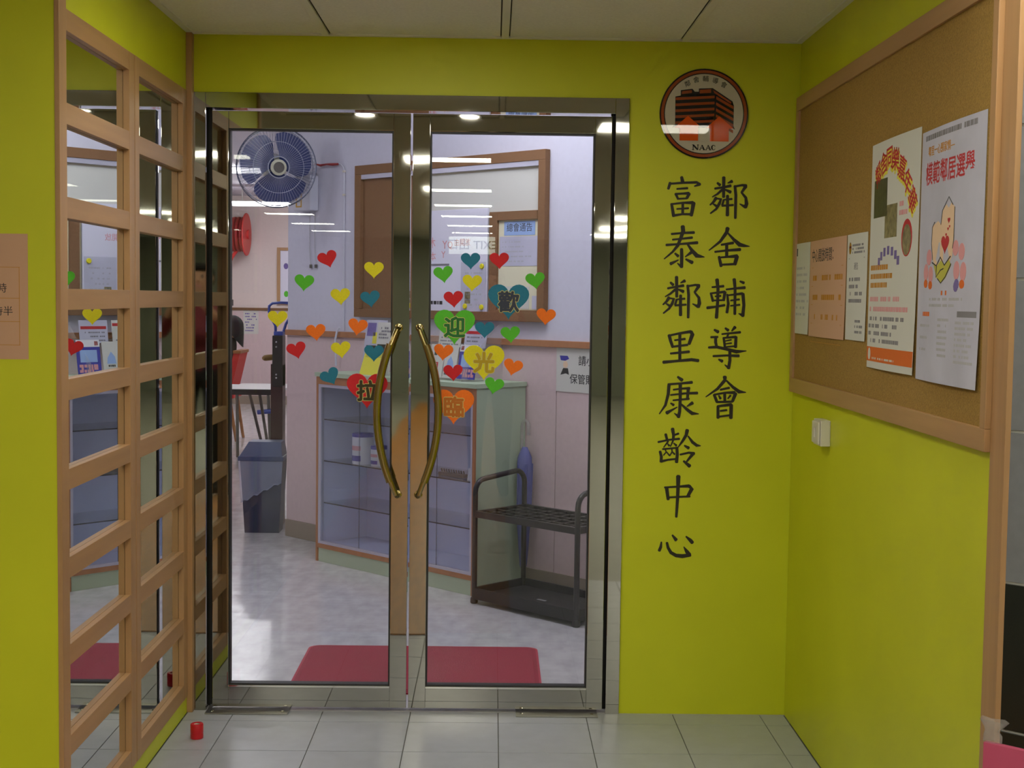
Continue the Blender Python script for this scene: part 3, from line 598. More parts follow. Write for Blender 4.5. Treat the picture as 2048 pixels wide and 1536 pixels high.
# ================================================================== foam hearts stuck on the glass
cn = dict(r='red', g='green', y='yellow', t='teal', o='orange')
HY = 0.014
big = dict(R='拉', T='歡', G='迎', Y='光', O='臨')
hl = ['topmost small red heart on the left glass door', 'small green heart on the left glass door, leftmost of its upper rows', 'small yellow heart on the left glass door, topmost of the yellow ones',
 'small yellow heart between the green and teal hearts on the left door', 'small teal heart on the left door just below the topmost yellow heart', 'small yellow heart at the far left in front of the blue loop frame',
 'small orange heart on the left door, left of the other orange one', 'small orange heart on the left door beside the steel stile above the handle', 'small red heart on the left door, lowest and farthest left', 'small yellow heart on the left door between a red and a teal heart, lowest yellow',
 'small teal heart on the left door beside the bowed handle', 'small tilted teal heart at the corner of the showcase top, lowest on the left door', 'large red heart with a dark character behind the left bowed handle',
 'topmost small teal heart on the right door', 'topmost small red heart on the right door', 'small green heart on the right door nearest its steel stile', 'small yellow heart under the topmost teal heart on the right door', 'small red heart above the large green heart',
 'small green heart above and right of the large teal heart', 'large teal heart with a dark character on the right door', 'small orange heart at the lower right corner of the framed notice board', 'large green heart with a dark green character', 'small teal heart right of the large green heart',
 'small green heart farthest right above the orange one, middle of the right door', 'small orange heart under the large green heart by the right handle', 'large yellow heart with an ochre character', 'small orange heart right of the large yellow heart', 'small red heart left of the large yellow heart',
 'lowest small green heart, at the tip of the large yellow heart', 'large orange heart with a brown character beside the right bowed handle']
for (x, z, a, c), l in zip(HEARTS, hl):
    bigh = c in big; k = c.lower(); w = 0.139 if bigh else 0.066
    P = heart_poly(w); r = math.radians(a); ex = TX*math.cos(r)+TZ*math.sin(r); ez = TZ*math.cos(r)-TX*math.sin(r)
    t0 = 0.0025
    if not bigh:
        g = G(); g.prism(P, (x, HY, z), ex, ez, NY*t0)
        g.prism([(p*0.955, q*0.955) for p, q in P], (x, HY-t0, z), ex, ez, NY*0.0006)
        o = g.build('heart_sticker', 'foam_'+k)
    else:
        o = thing('heart_sticker', (x, HY, z-w*0.45), None, None)
        g = G(); g.prism(P, (x, HY, z), ex, ez, NY*t0); g.prism([(p*0.97, q*0.97) for p, q in P], (x, HY-t0, z), ex, ez, NY*0.0005)
        g.build('heart', 'foam_'+k, o)
        e = G().fat_text(big[c], (x, HY-t0-0.0006, z-0.004), TX, TZ, NY*0.0005, 0.073, 0.0046, 2).build('character_edge', 'char_edge', o)
        G().fat_text(big[c], (x, HY-t0-0.0013, z-0.004), TX, TZ, NY*0.0006, 0.073, 0.0024, 2).build('character', 'char_'+k, o)
    tag(o, l, 'sticker', 'heart stickers on the glass doors')

# ================================================================== cork board and papers on the right wall
XW = W
cb = thing('cork_board', (XW, -0.95, 1.121), 'large wood-framed cork board on the right yellow wall', 'notice board')
G().box((XW-0.010, -1.86, 1.15), (XW-0.0005, -0.05, 2.075)).build('cork', 'cork', cb)
for a, b, n_ in (((-1.876, 1.121), (-0.026, 1.168), 'wood_rail'), ((-1.876, 2.054), (-0.026, 2.10), 'wood_rail'), ((-0.062, 1.168), (-0.026, 2.054), 'wood'), ((-1.876, 1.168), (-1.845, 2.054), 'wood')):
    G().bbox((XW-0.018, a[0], a[1]), (XW-0.0005, b[0], b[1]), 0.002).build('frame_member', n_, cb)
MXN = Vector((-1, 0, 0)); EYR = Vector((0, -1, 0))       # on the right wall "right" runs towards the camera
XP = XW-0.0105
def sheet(name, y0, y1, z0, z1, m, label, x=XP, curl=0.004):
    """paper pinned to the cork: y0 is the far (left) edge"""
    t = thing(name, (x, (y0+y1)/2, z0), label, 'poster' if name == 'poster' else 'notice', 'papers on the cork board')
    n = 8; vs = []; fs = []
    for i in range(n+1):
        for j in range(5):
            u = i/n; v = j/4
            bulge = curl*(math.sin(u*math.pi)*0.5+(1-v)**3*0.6*u)
            vs.append((x-0.0006-bulge, y0+(y1-y0)*u, z0+(z1-z0)*v))
    k = len(vs); vs += [(p[0]-0.0005, p[1], p[2]) for p in vs]
    for i in range(n):
        for j in range(4):
            a, b, c, d = i*5+j, (i+1)*5+j, (i+1)*5+j+1, i*5+j+1
            fs += [(a, b, c, d), (k+a, k+d, k+c, k+b)]
    ring = [i*5 for i in range(n+1)]+[n*5+j for j in range(1, 5)]+[i*5+4 for i in range(n-1, -1, -1)]+[j for j in range(3, 0, -1)]
    for q in range(len(ring)):
        a, b = ring[q], ring[(q+1) % len(ring)]; fs.append((a, b, b+k, a+k))
    sh = G().add(vs, fs).build('sheet', m, t, smooth=True)
    # print layer follows the same bulge
    class PG(G):
        def build(s, nm, mm, parent=sh, **kw):
            for i, p in enumerate(s.v):
                if nm == 'drawing': p = (p[0], p[1], z0+0.225+(p[2]-z0-0.118)*0.619)
                u = min(max((p[1]-y0)/(y1-y0), 0), 1); v = min(max((p[2]-z0)/(z1-z0), 0), 1)
                b = curl*(math.sin(u*math.pi)*0.5+(1-v)**3*0.6*u)
                s.v[i] = (p[0]-b-0.0011, p[1], p[2])
            return G.build(s, nm, mm, parent, **kw)
    org = Vector((x, y0, z0))
    return t, PG, org
NT = MXN*0.0003
def rect(x0, y0, x1, y1): return [(x0, y0), (x1, y0), (x1, y1), (x0, y1)]
# narrow notice by the corner
t, PG, o = sheet('notice', -0.055, -0.258, 1.318, 1.614, 'paper', 'white letter notice nearest the alcove corner on the cork board')
g = PG(); print_rows(g, o, EYR, TZ, NT, 0.02, 0.18, 0.21, 0.06, 8, 0.008); g.build('print', 'ink_pale')
g = PG(); g.prism(rect(0.015, 0.255, 0.03, 0.28), o, EYR, TZ, NT); g.build('print', 'ink_dark')
# opening hours
t, PG, o = sheet('notice', -0.262, -0.712, 1.314, 1.614, 'paper_tan', 'tan opening hours notice between two white letters on the cork board')
g = PG(); g.text('中心開放時間：', o+EYR*0.18+TZ*0.250, EYR, TZ, NT, 0.044); g.build('print', 'ink_dark')
g = PG()
for r in range(3): print_rows(g, o, EYR, TZ, NT, 0.05, 0.10, 0.175-r*0.06, 0, 1, 0.016); print_rows(g, o, EYR, TZ, NT, 0.17, 0.42, 0.175-r*0.06, 0, 1, 0.016)
for r in range(5): g.prism(rect(0.03, 0.215-r*0.058, 0.42, 0.2165-r*0.058), o, EYR, TZ, NT)
g.build('print', 'ink_ochre')
t, PG, o = sheet('notice', -0.722, -0.935, 1.317, 1.614, 'paper', 'white letter notice with a small emblem beside the tan opening hours sheet')
g = PG(); print_rows(g, o, EYR, TZ, NT, 0.06, 0.19, 0.262, 0.242, 3, 0.006); g.prism(rect(0.02, 0.228, 0.19, 0.2295), o, EYR, TZ, NT)
g.text('通告', o+EYR*0.105+TZ*0.205, EYR, TZ, NT, 0.022)
print_rows(g, o, EYR, TZ, NT, 0.03, 0.19, 0.165, 0.105, 4, 0.010); print_rows(g, o, EYR, TZ, NT, 0.11, 0.19, 0.05, 0.02, 3, 0.007); g.build('print', 'ink_grey')
g = PG(); g.prism(ellipse(0.013, 0.017, 16, 0.035, 0.258), o, EYR, TZ, NT); g.build('print', 'emblem_brown')
# poster with the orange band
t, PG, o = sheet('poster', -0.957, -1.378, 1.250, 1.840, 'paper', 'white poster with an arched red title and an orange band at its foot', curl=0.010)
g = PG(); gy = PG()
arc = [(0.075, 0.505, 30), (0.125, 0.528, 18), (0.178, 0.537, 6), (0.232, 0.528, -8), (0.285, 0.502, -22), (0.330, 0.464, -36), (0.368, 0.418, -50)]
for ch, (x, z, a) in zip('鄰舍同樂嘉年華', arc):
    r = math.radians(a); ex = EYR*math.cos(r)+TZ*math.sin(r); ez = TZ*math.cos(r)-EYR*math.sin(r)
    gy.fat_text(ch, o+EYR*x+TZ*(z-0.006), ex, ez, NT*0.5, 0.062, 0.004); g.fat_text(ch, o+EYR*x+TZ*z+NT, ex, ez, NT, 0.062, 0.0008)
gy.build('print', 'ink_yellow'); g.build('print', 'ink_red')
g = PG(); g.prism(rect(0.035, 0.395, 0.100, 0.493), o, EYR, TZ, NT*2); g.prism(rect(0.100, 0.395, 0.165, 0.493), o, EYR, TZ, NT*2); g.build('photo', 'photo_dark')
g = PG(); g.prism(rect(0.150, 0.338, 0.258, 0.422), o, EYR, TZ, NT*1.5); g.build('photo', 'photo_light')
g = PG(); g.prism(ellipse(0.040, 0.046, 24, 0.338, 0.332), o, EYR, TZ, NT); g.build('print', 'ink_red')
g = PG(); g.prism(ellipse(0.032, 0.038, 24, 0.338, 0.327), o, EYR, TZ, NT*1.6); g.build('photo', 'photo_light')
g = PG(); print_rows(g, o, EYR, TZ, NT, 0.275, 0.375, 0.412, 0.390, 2, 0.012); print_rows(g, o, EYR, TZ, NT, 0.02, 0.38, 0.176, 0.150, 2, 0.012, 0.9); g.build('print', 'ink_pink')
g = PG()
for k in range(7):
    an = math.radians(150-20*k); g.prism(rect(0.19+0.10*math.cos(an)-0.010, 0.250+0.055*math.sin(an)-0.010, 0.19+0.10*math.cos(an)+0.010, 0.250+0.055*math.sin(an)+0.012), o, EYR, TZ, NT)
g.build('print', 'ink_purple')
g = PG(); print_rows(g, o, EYR, TZ, NT, 0.02, 0.24, 0.258, 0.212, 3, 0.013, 1.0); g.build('print', 'ink_ochre')
g = PG(); print_rows(g, o, EYR, TZ, NT, 0.012, 0.36, 0.126, 0.068, 4, 0.010); g.build('print', 'ink_grey')
g = PG()
for k in range(14): g.prism(rect(0.03*k, 0.018, 0.03*k+0.03, 0.056), o+NT, EYR, TZ, NT)
g.build('band', 'ink_orange')
g = PG(); g.prism(ellipse(0.014, 0.016, 16, 0.03, 0.037), o+NT*2, EYR, TZ, NT); print_rows(g, o+NT*2, EYR, TZ, NT, 0.06, 0.3, 0.024, 0, 1, 0.005); g.build('print', 'paper')
# election poster
t, PG, o = sheet('poster', -1.388, -1.815, 1.243, 1.822, 'paper_lilac', 'pale lilac poster with red title and a drawing of hands, nearest the wooden edge', curl=0.012)
g = PG(); g.text('模範鄰居選舉', o+EYR*0.205+TZ*0.474, EYR, TZ, NT, 0.055, 0.012, 1.0)
g.build('print', 'ink_red')
g = PG(); g.text('鄰里一心顯家情—', o+EYR*0.150+TZ*0.528, EYR, TZ, NT, 0.024, 0.01); g.build('print', 'ink_ochre')
g = PG(); print_rows(g, o, EYR, TZ, NT, 0.03, 0.41, 0.556, 0, 1, 0.012, 0.9); g.build('print', 'ink_grey')
g = PG(); g.prism([(0.118, 0.205), (0.105, 0.265), (0.108, 0.330), (0.150, 0.345), (0.172, 0.330), (0.182, 0.380), (0.205, 0.400), (0.222, 0.385), (0.240, 0.402), (0.262, 0.385), (0.262, 0.270), (0.255, 0.215), (0.230, 0.175), (0.185, 0.150), (0.140, 0.180)], o, EYR, TZ, NT); g.build('drawing', 'ink_skin')
g = PG(); g.prism([(0.125, 0.190), (0.150, 0.180), (0.180, 0.200), (0.205, 0.180), (0.235, 0.200), (0.250, 0.180), (0.215, 0.135), (0.185, 0.118), (0.150, 0.140)], o, EYR, TZ, NT*1.6); g.build('drawing', 'ink_green')
g = PG()
def ol(P, w=0.003): g.stroke([(x, z, w) for x, z in P], o+NT*1.7, EYR, TZ, NT)
ol([(0.118, 0.205), (0.105, 0.265), (0.108, 0.325), (0.125, 0.343)]); ol([(0.172, 0.330), (0.180, 0.380), (0.195, 0.396)]); ol([(0.262, 0.385), (0.262, 0.270), (0.256, 0.240)]); ol([(0.195, 0.396), (0.222, 0.425), (0.250, 0.394)])
ol([(0.115, 0.195), (0.148, 0.182), (0.176, 0.212), (0.206, 0.182), (0.245, 0.212)], 0.005); ol([(0.150, 0.182), (0.148, 0.140), (0.180, 0.165), (0.200, 0.170)], 0.004); ol([(0.250, 0.185), (0.215, 0.140), (0.185, 0.118), (0.160, 0.135)], 0.004)
g.build('drawing', 'ink_dark')
g = PG()
for x, z, s_ in ((0.205, 0.255, 0.075), (0.226, 0.340, 0.024), (0.222, 0.310, 0.014), (0.232, 0.318, 0.012), (0.210, 0.290, 0.014)): g.prism([(x+p*0.72, z+q) for p, q in heart_poly(s_, 24)], o, EYR, TZ, NT*1.8)
g.build('drawing', 'ink_red')
g = PG()
for x, z, a, b in ((0.088, 0.215, 0.020, 0.030), (0.066, 0.160, 0.018, 0.032), (0.105, 0.150, 0.018, 0.032), (0.275, 0.240, 0.018, 0.028), (0.312, 0.225, 0.018, 0.030), (0.285, 0.160, 0.018, 0.034), (0.325, 0.155, 0.018, 0.034)): g.prism(ellipse(a, b, 14, x, z), o, EYR, TZ, NT*1.9)
g.build('drawing', 'ink_pink')
g = PG()
for x, z in ((0.066, 0.118), (0.104, 0.112), (0.320, 0.112)): g.prism(ellipse(0.015, 0.016, 10, x, z), o, EYR, TZ, NT*2)
g.build('drawing', 'ink_orange')
g = PG()
for x, z in ((0.288, 0.112), (0.284, 0.105)): g.prism(ellipse(0.014, 0.02, 10, x, z), o, EYR, TZ, NT*2)
g.build('drawing', 'ink_purple')
g = PG(); print_rows(g, o, EYR, TZ, NT, 0.10, 0.33, 0.186, 0.172, 2, 0.006); print_rows(g, o, EYR, TZ, NT, 0.03, 0.11, 0.125, 0.07, 3, 0.006); print_rows(g, o, EYR, TZ, NT, 0.17, 0.26, 0.140, 0.060, 7, 0.006); print_rows(g, o, EYR, TZ, NT, 0.29, 0.40, 0.135, 0.050, 8, 0.006); g.build('print', 'ink_pale')
g = PG(); g.prism(rect(0.30, 0.150, 0.41, 0.163), o, EYR, TZ, NT); g.build('print', 'ink_grey')
g = PG(); print_rows(g, o, EYR, TZ, NT, 0.18, 0.23, 0.198, 0, 1, 0.010); print_rows(g, o, EYR, TZ, NT, 0.05, 0.09, 0.150, 0, 1, 0.010); g.build('print', 'ink_orange')
# switch
sw = thing('wall_switch', (XW, -0.49, 0.985), 'small white switch box below the cork board', 'switch')
G().bbox((XW-0.030, -0.540, 0.988), (XW-0.0003, -0.446, 1.066), 0.003).build('box', 'plastic_white', sw)
G().bbox((XW-0.037, -0.534, 0.994), (XW-0.0305, -0.452, 1.060), 0.003).build('cover', 'plastic_white', sw)
G().bbox((XW-0.041, -0.500, 1.012), (XW-0.0375, -0.486, 1.042), 0.0015).build('rocker', 'plastic_white', sw)

# tan notice on the left front wall
YF = -ALC
t = thing('notice', (-0.28, YF, 1.26), 'tan paper notice with opening hours on the yellow wall at the far left', 'notice')
sh = G().box((-0.489, YF-0.0012, 1.262), (-0.069, YF-0.0003, 1.557)).build('sheet', 'paper_tan', t)
g = G()
g.text('五時', (-0.142, YF-0.0012, 1.428), TX, TZ, NY*0.0003, 0.024); g.text('五時半', (-0.140, YF-0.0012, 1.374), TX, TZ, NY*0.0003, 0.024)
g.build('print', 'ink_dark', sh)
g = G()
for z in (1.478, 1.405, 1.350, 1.295): g.box((-0.47, YF-0.0015, z), (-0.088, YF-0.0012, z+0.0012))
g.box((-0.090, YF-0.0015, 1.295), (-0.0888, YF-0.0012, 1.478)); g.build('print', 'ink_ochre', sh)
# red tape roll on the floor
tr = thing('tape_roll', (0.093, -0.304, 0.003), 'small red roll standing on the grey tiles', 'roll')
g = G().lathe([(0.0195, 0.0), (0.0205, 0.002), (0.0205, 0.014), (0.0198, 0.016), (0.0205, 0.018), (0.0205, 0.045), (0.0190, 0.047), (0.0105, 0.047), (0.0105, 0.020)], (0.093, -0.304, 0.0003), n=24); g.build('winding', 'tape_red', tr, smooth=True)
G().lathe([(0.0103, 0.0), (0.0103, 0.044), (0.008, 0.045), (0.008, 0.03)], (0.093, -0.304, 0.001), n=20).build('core', 'plastic_white', tr, smooth=True)
# pink lidded box and a clear bag at the right edge
pb = thing('pink_board', (2.08, -2.22, 0), 'upright pink board at the lower right in front of the black tiles', 'board')
PC = Vector((1.945, -2.16, 0)); PD = Vector((0.67, 0.74, 0)).normalized()
def obl(g, a, b, c, d, z0, z1): return g.prism([(a, b), (c, b), (c, d), (a, d)], PC+TZ*z0, TA, PD, TZ*(z1-z0))
obl(G(), 0.0, 0.0, 0.42, 0.014, 0.0005, 0.612).build('panel', 'pink_box', pb)
obl(G(), 0.0, 0.014, 0.42, 0.020, 0.02, 0.600).build('backing', 'pink_box', pb)
for a_ in (0.02, 0.34): obl(G(), a_, 0.020, a_+0.06, 0.16, 0.0005, 0.02).build('foot', 'pink_box', pb)
bagv = []; n = 10
for i in range(n):
    a = 2*math.pi*i/n
    for j in range(5):
        r = (0.030, 0.036, 0.026, 0.040, 0.052)[j]*(0.75+0.4*random.random())
        bagv.append(PC+TA*(0.012+r*0.55*math.cos(a))+PD*(0.010+r*0.3*math.sin(a))+TZ*(0.6125+j*0.010+0.005*random.random()*(j > 0)))
fs = [(i*5+j, ((i+1) % n)*5+j, ((i+1) % n)*5+j+1, i*5+j+1) for i in range(n) for j in range(4)]
tag(G().add(bagv, fs).build('plastic_bag', 'clear_plastic', smooth=True, auto=60), 'crumpled clear plastic bag on the corner of the pink board', 'bag')

# ================================================================== things inside, in front of the oblique wall (local x along it, -y towards us)
def obthing(name, s, off, z, label, cat, group=None):
    p = OB+Vector((0.70711*s, -0.70711*s, z))+Vector((-0.70711*off, -0.70711*off, 0))
    return thing(name, p, label, cat, group, rz=RZ)
LX, LY, LZ = TX, TY, TZ
# ---- wood-framed notice board
nb = obthing('notice_board', 1.365, 0, 1.308, 'large brown wood-framed notice board on the white wall behind the right door', 'notice board')
s0, s1, z1 = -0.715, 0.715, 0.828
G().box((s0+0.02, -0.012, 0.02), (-0.14, -0.0005, z1-0.02)).build('cork_panel', 'brown_board', nb, local=True)
G().box((-0.14, -0.010, 0.02), (s1-0.02, -0.0005, z1-0.02)).build('pale_panel', 'paper_cream', nb, local=True)
for a, b in (((s0, -0.035, 0), (s1, -0.0005, 0.045)), ((s0, -0.035, z1-0.05), (s1, -0.0005, z1)), ((s0, -0.035, 0.045), (s0+0.05, -0.0005, z1-0.05)), ((s1-0.045, -0.035, 0.045), (s1, -0.0005, z1-0.05))):
    G().bbox(a, b, 0.003).build('frame_member', 'brown_board', nb, local=True)
G().box((s0+0.05, -0.030, z1-0.075), (s1-0.045, -0.012, z1-0.0505)).build('track', 'aluminium', nb, local=True)
G().box((-0.14, -0.013, z1-0.30), (s1-0.047, -0.0105, z1-0.085)).build('pale_sheet', 'paper', nb, local=True)
# white board with red notes
w = obthing('whiteboard', 1.465, 0.016, 1.340, 'white board with faint red notes inside the brown framed notice board', 'board')
pn = G().bbox((-0.222, -0.012, 0), (0.222, 0, 0.530), 0.003).build('panel', 'whiteboard', w, local=True)
nf = Vector((0, -0.0004, 0))
g = G()
for ch, x, z, sz in (('休', -0.19, 0.36, 0.06), ('Y', -0.09, 0.35, 0.06), ('Q', -0.05, 0.35, 0.05), ('本', -0.18, 0.29, 0.05), ('Y', -0.10, 0.30, 0.05), ('由', 0.0, 0.36, 0.04), ('開放', 0.06, 0.36, 0.04)): g.text(ch, (x, -0.012, z), LX, LZ, nf, sz)
g.build('print', 'ink_pink', pn, local=True)
g = G(); print_rows(g, Vector((0, -0.012, 0)), LX, LZ, nf, -0.20, -0.06, 0.045, 0, 1, 0.018, 0.9); g.build('print', 'ink_dark', pn, local=True)
g = G().box((-0.222, -0.0135, 0.245), (-0.055, -0.0121, 0.255)); g.build('print', 'ink_grey', pn, local=True)
w2 = obthing('notice', 1.585, 0.0295, 1.352, 'white schedule sheet held by yellow magnets on the white board', 'notice')
sh = G().box((-0.085, -0.001, 0), (0.095, 0, 0.25)).build('sheet', 'paper_lilac', w2, local=True)
g = G(); print_rows(g, Vector((0, -0.001, 0)), LX, LZ, nf, -0.06, 0.08, 0.19, 0.03, 7, 0.008, 0.6); g.build('print', 'ink_pale', sh, local=True)
G().box((-0.055, -0.0014, 0.04), (-0.015, -0.001, 0.10)).build('photo', 'photo_light', sh, local=True)
for q, (s_, z) in enumerate(((1.655, 1.580), (1.655, 1.375), (1.535, 1.378))):
    m_ = obthing('magnet', s_, 0.0312, z, ('round yellow magnet at the top right of the white board', 'round yellow magnet at the bottom right of the white board', 'round yellow magnet beside a small red heart on the white board')[q], 'magnet', 'yellow magnets')
    G().lathe([(0.0135, 0), (0.0135, 0.005), (0.011, 0.008)], (0, 0, 0), (0, -1, 0), 16).build('cap', 'foam_y', m_, local=True, smooth=True)
# small framed board
f2 = obthing('small_notice_board', 1.885, 0.0125, 1.335, 'small brown framed board with a blue heading, inside the large notice board', 'notice board')
G().box((-0.165, -0.006, 0.01), (0.155, 0, 0.50)).build('panel', 'paper_cream', f2, local=True)
for a, b in (((-0.182, -0.020, 0), (-0.128, 0, 0.513)), ((-0.128, -0.020, 0.470), (0.145, 0, 0.513)), ((-0.128, -0.020, 0), (0.145, 0, 0.03))):
    G().bbox(a, b, 0.002).build('frame_member', 'brown_board', f2, local=True)
hd = G().box((-0.090, -0.0075, 0.395), (0.120, -0.0062, 0.463)).build('heading', 'paper_blue', f2, local=True)
G().text('總會通告', (0.015, -0.0075, 0.430), LX, LZ, nf, 0.044).build('print', 'ink_dark', hd, local=True)
for q, (a, b, c, d, m_) in enumerate(((-0.120, 0.245, 0.140, 0.390, 'paper_lilac'), (-0.125, 0.035, 0.085, 0.145, 'paper'))):
    sh = G().box((a, -0.0075, b), (c, -0.0062, d)).build('sheet', m_, f2, local=True)
    g = G(); print_rows(g, Vector((0, -0.0075, 0)), LX, LZ, nf, a+0.02, c-0.03, d-0.03, b+0.02, 5, 0.006, 0.6); g.build('print', 'ink_pale', sh, local=True)
G().box((0.105, -0.0075, 0.035), (0.14, -0.0062, 0.10)).build('sheet', 'paper_lilac', f2, local=True)
# ---- plastic sign
sg = obthing('wall_sign', 2.305, 0.0065, 0.980, 'white sign asking to mind belongings on the pink wall beside the right door stile', 'sign')
pl = G().bbox((-0.157, -0.003, 0), (0.157, 0, 0.212), 0.001).build('plate', 'paper_blue' if False else 'paper', sg, local=True)
g = G()
g.text('請小心', (0.058, -0.003, 0.148), LX, LZ, nf, 0.050, 0.006); g.text('保管財物', (0.030, -0.003, 0.060), LX, LZ, nf, 0.050, 0.006); g.build('lettering', 'ink_dark', pl, local=True)
def fig(P, m_): G().prism(P, (0, -0.003, 0), LX, LZ, nf).build('drawing', m_, pl, local=True)
fig([(-0.135, 0.172), (-0.085, 0.172), (-0.075, 0.158), (-0.100, 0.148), (-0.128, 0.150)], 'can_blue'); fig(ellipse(0.015, 0.017, 14, -0.098, 0.130), 'ink_skin'); fig([(-0.112, 0.113), (-0.082, 0.113), (-0.075, 0.082), (-0.095, 0.088), (-0.130, 0.080)], 'ink_dark')
# ---- wall fan
fn = obthing('wall_fan', 0.20, 0, 1.905, 'round blue wall fan on the white wall behind the left door', 'fan')
G().bbox((-0.07, -0.060, 0.0), (0.085, -0.0005, 0.20), 0.008).build('wall_box', 'fan_body', fn, local=True)
for a, b in (((-0.045, -0.0625, 0.02), (-0.037, -0.0602, 0.145)), ((0.0, -0.0625, 0.02), (0.008, -0.0602, 0.145)), ((-0.037, -0.0625, 0.02), (0.0, -0.0602, 0.028)), ((-0.030, -0.0625, 0.09), (-0.008, -0.0602, 0.135))): G().box(a, b).build('switch_panel', 'gold', fn, local=True)
G().lathe([(0.012, 0), (0.012, 0.004), (0.008, 0.007)], (-0.018, -0.06, 0.06), (0, -1, 0), 16).build('dial', 'plastic_white', fn, local=True, smooth=True)
# the head turns towards the doors
HC = Vector((-0.185, 3.05, 2.130)); loc0 = BASE['wall_fan']
Ri = Matrix.Rotation(-RZ, 3, 'Z')
def fl_(p): return Ri @ (Vector(p)-loc0)
ax = (CAM+Vector((0, 0, -0.1))-HC).normalized(); ax = (ax+Vector((0.18, 0, 0))).normalized()
ua = TZ.cross(ax).normalized(); va = ax.cross(ua)
def hp(r, an, d): return HC+ax*d+(ua*math.cos(an)+va*math.sin(an))*r
def fanpart(name, g, m_, parent=fn, smooth=True):
    g.v = [tuple(fl_(v)) for v in g.v]; return g.build(name, m_, parent, local=True, smooth=smooth)
fanpart('arm', G().tube([OB+Vector((0.70711*0.20-0.04, -0.70711*0.20-0.04, 2.05)), HC-ax*0.22+Vector((0, 0, -0.03)), HC-ax*0.12], [0.022, 0.022, 0.03], 12), 'fan_body')
fanpart('motor', G().lathe([(0.03, -0.20), (0.065, -0.18), (0.075, -0.10), (0.06, -0.045), (0.02, -0.04)], HC, ax, 24), 'fan_hub')
g = G()
for q in range(3):
    a0 = 2*math.pi*q/3+0.5; n1, n2 = 8, 9; vs = []; fs = []
    for i in range(n1):
        r = 0.035+(0.204-0.035)*i/(n1-1); wdt = 1.45+0.45*math.sin(i/(n1-1)*math.pi*0.8)
        for j in range(n2):
            u = j/(n2-1)-0.5; vs.append(hp(r*(1-0.10*(2*u)**4*(i/(n1-1))), a0+u*wdt*1.05+0.25*i/n1, 0.022*u*2))
    k = len(vs); vs += [v-ax*0.0025 for v in vs]
    for i in range(n1-1):
        for j in range(n2-1):
            a, b, c, d = i*n2+j, (i+1)*n2+j, (i+1)*n2+j+1, i*n2+j+1; fs += [(a, b, c, d), (k+a, k+d, k+c, k+b)]
    bl = G().add(vs, fs); fanpart('blade', bl, 'fan_blade')
fanpart('hub', G().lathe([(0.036, -0.03), (0.036, 0.02), (0.028, 0.03)], HC, ax, 20), 'fan_blade')
for nm, d0, rr in (('front_cage', 0.07, 0.0022), ('rear_cage', -0.07, 0.0022)):
    g = G()
    for r, dd, w_ in ((0.222, 0.0, 0.0035), (0.212, d0*0.55, 0.002), (0.14, d0*0.95, 0.0016), (0.058, d0, 0.003)):
        g.tube([hp(r, 2*math.pi*i/40, dd) for i in range(41)], w_, 5, False)
    for q in range(72):
        a = 2*math.pi*q/72; g.tube([hp(0.222, a, 0.0), hp(0.212, a, d0*0.55), hp(0.14, a, d0*0.95), hp(0.055, a, d0)], 0.0009, 4, False)
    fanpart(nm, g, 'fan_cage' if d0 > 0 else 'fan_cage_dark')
bd = fanpart('badge', G().lathe([(0.044, 0.062), (0.044, 0.072), (0.030, 0.078), (0.0, 0.079)], HC, ax, 28), 'fan_hub')
fanpart('badge_ring', G().lathe([(0.030, 0.0785), (0.030, 0.081), (0.026, 0.081), (0.026, 0.0795)], HC, ax, 28), 'metal_grey', bd)
# pull cord and conduit
t = obthing('fan_cord', 0.29, 0.01, 2.10, 'red tied cord leading from the fan to the wall conduit', 'cord')
G().tube([(0.0, -0.02, 0.068), (0.04, -0.012, 0.058), (0.09, -0.008, 0.062), (0.14, -0.006, 0.058), (0.185, -0.002, 0.058)], [0.004, 0.007, 0.005, 0.008, 0.006], 7).build('cord', 'hose', t, local=True, smooth=True)
t = obthing('wall_conduit', 0.527, 0.004, 1.23, 'thin white cable clipped to the white wall beside the notice board', 'cable')
G().tube([(-0.05, 0, 0.93), (-0.03, -0.004, 0.925), (-0.01, -0.004, 0.91), (0.0, -0.004, 0.885), (0.0, -0.004, 0.45), (0.0, -0.004, 0.0)], 0.0035, 7).build('cable', 'fan_body', t, local=True, smooth=True)
for z in (0.885, 0.755): G().bbox((-0.008, -0.012, z-0.006), (0.008, 0.0, z+0.006), 0.002).build('clip', 'plastic_white', t, local=True)
for q, s_ in enumerate((0.215, 0.262)):
    t = obthing('wall_cable', s_, 0.004, 1.60, ('thin grey cable hanging left below the fan box', 'thin grey cable hanging right below the fan box')[q], 'cable', 'cables under the fan')
    G().tube([(0, -0.003, 0.30), (0, -0.003, 0.1), (0.006, -0.003, 0.02), (0.012, -0.004, 0.0)], 0.002, 6).build('cable', 'ink_pale', t, local=True)
    G().box((0.004, -0.008, -0.02), (0.02, 0.0, 0.0)).build('plug', 'metal_grey', t, local=True)
t = obthing('white_cable', 0.49, 0.024, 1.03, 'white cable arching over the dado rail behind the showcase', 'cable')
G().tube([(0.03, -0.004, 0.215), (0.015, -0.010, 0.200), (0.0, -0.012, 0.15), (0.0, -0.006, 0.0)], 0.006, 8).build('cable', 'fan_body', t, local=True, smooth=True)
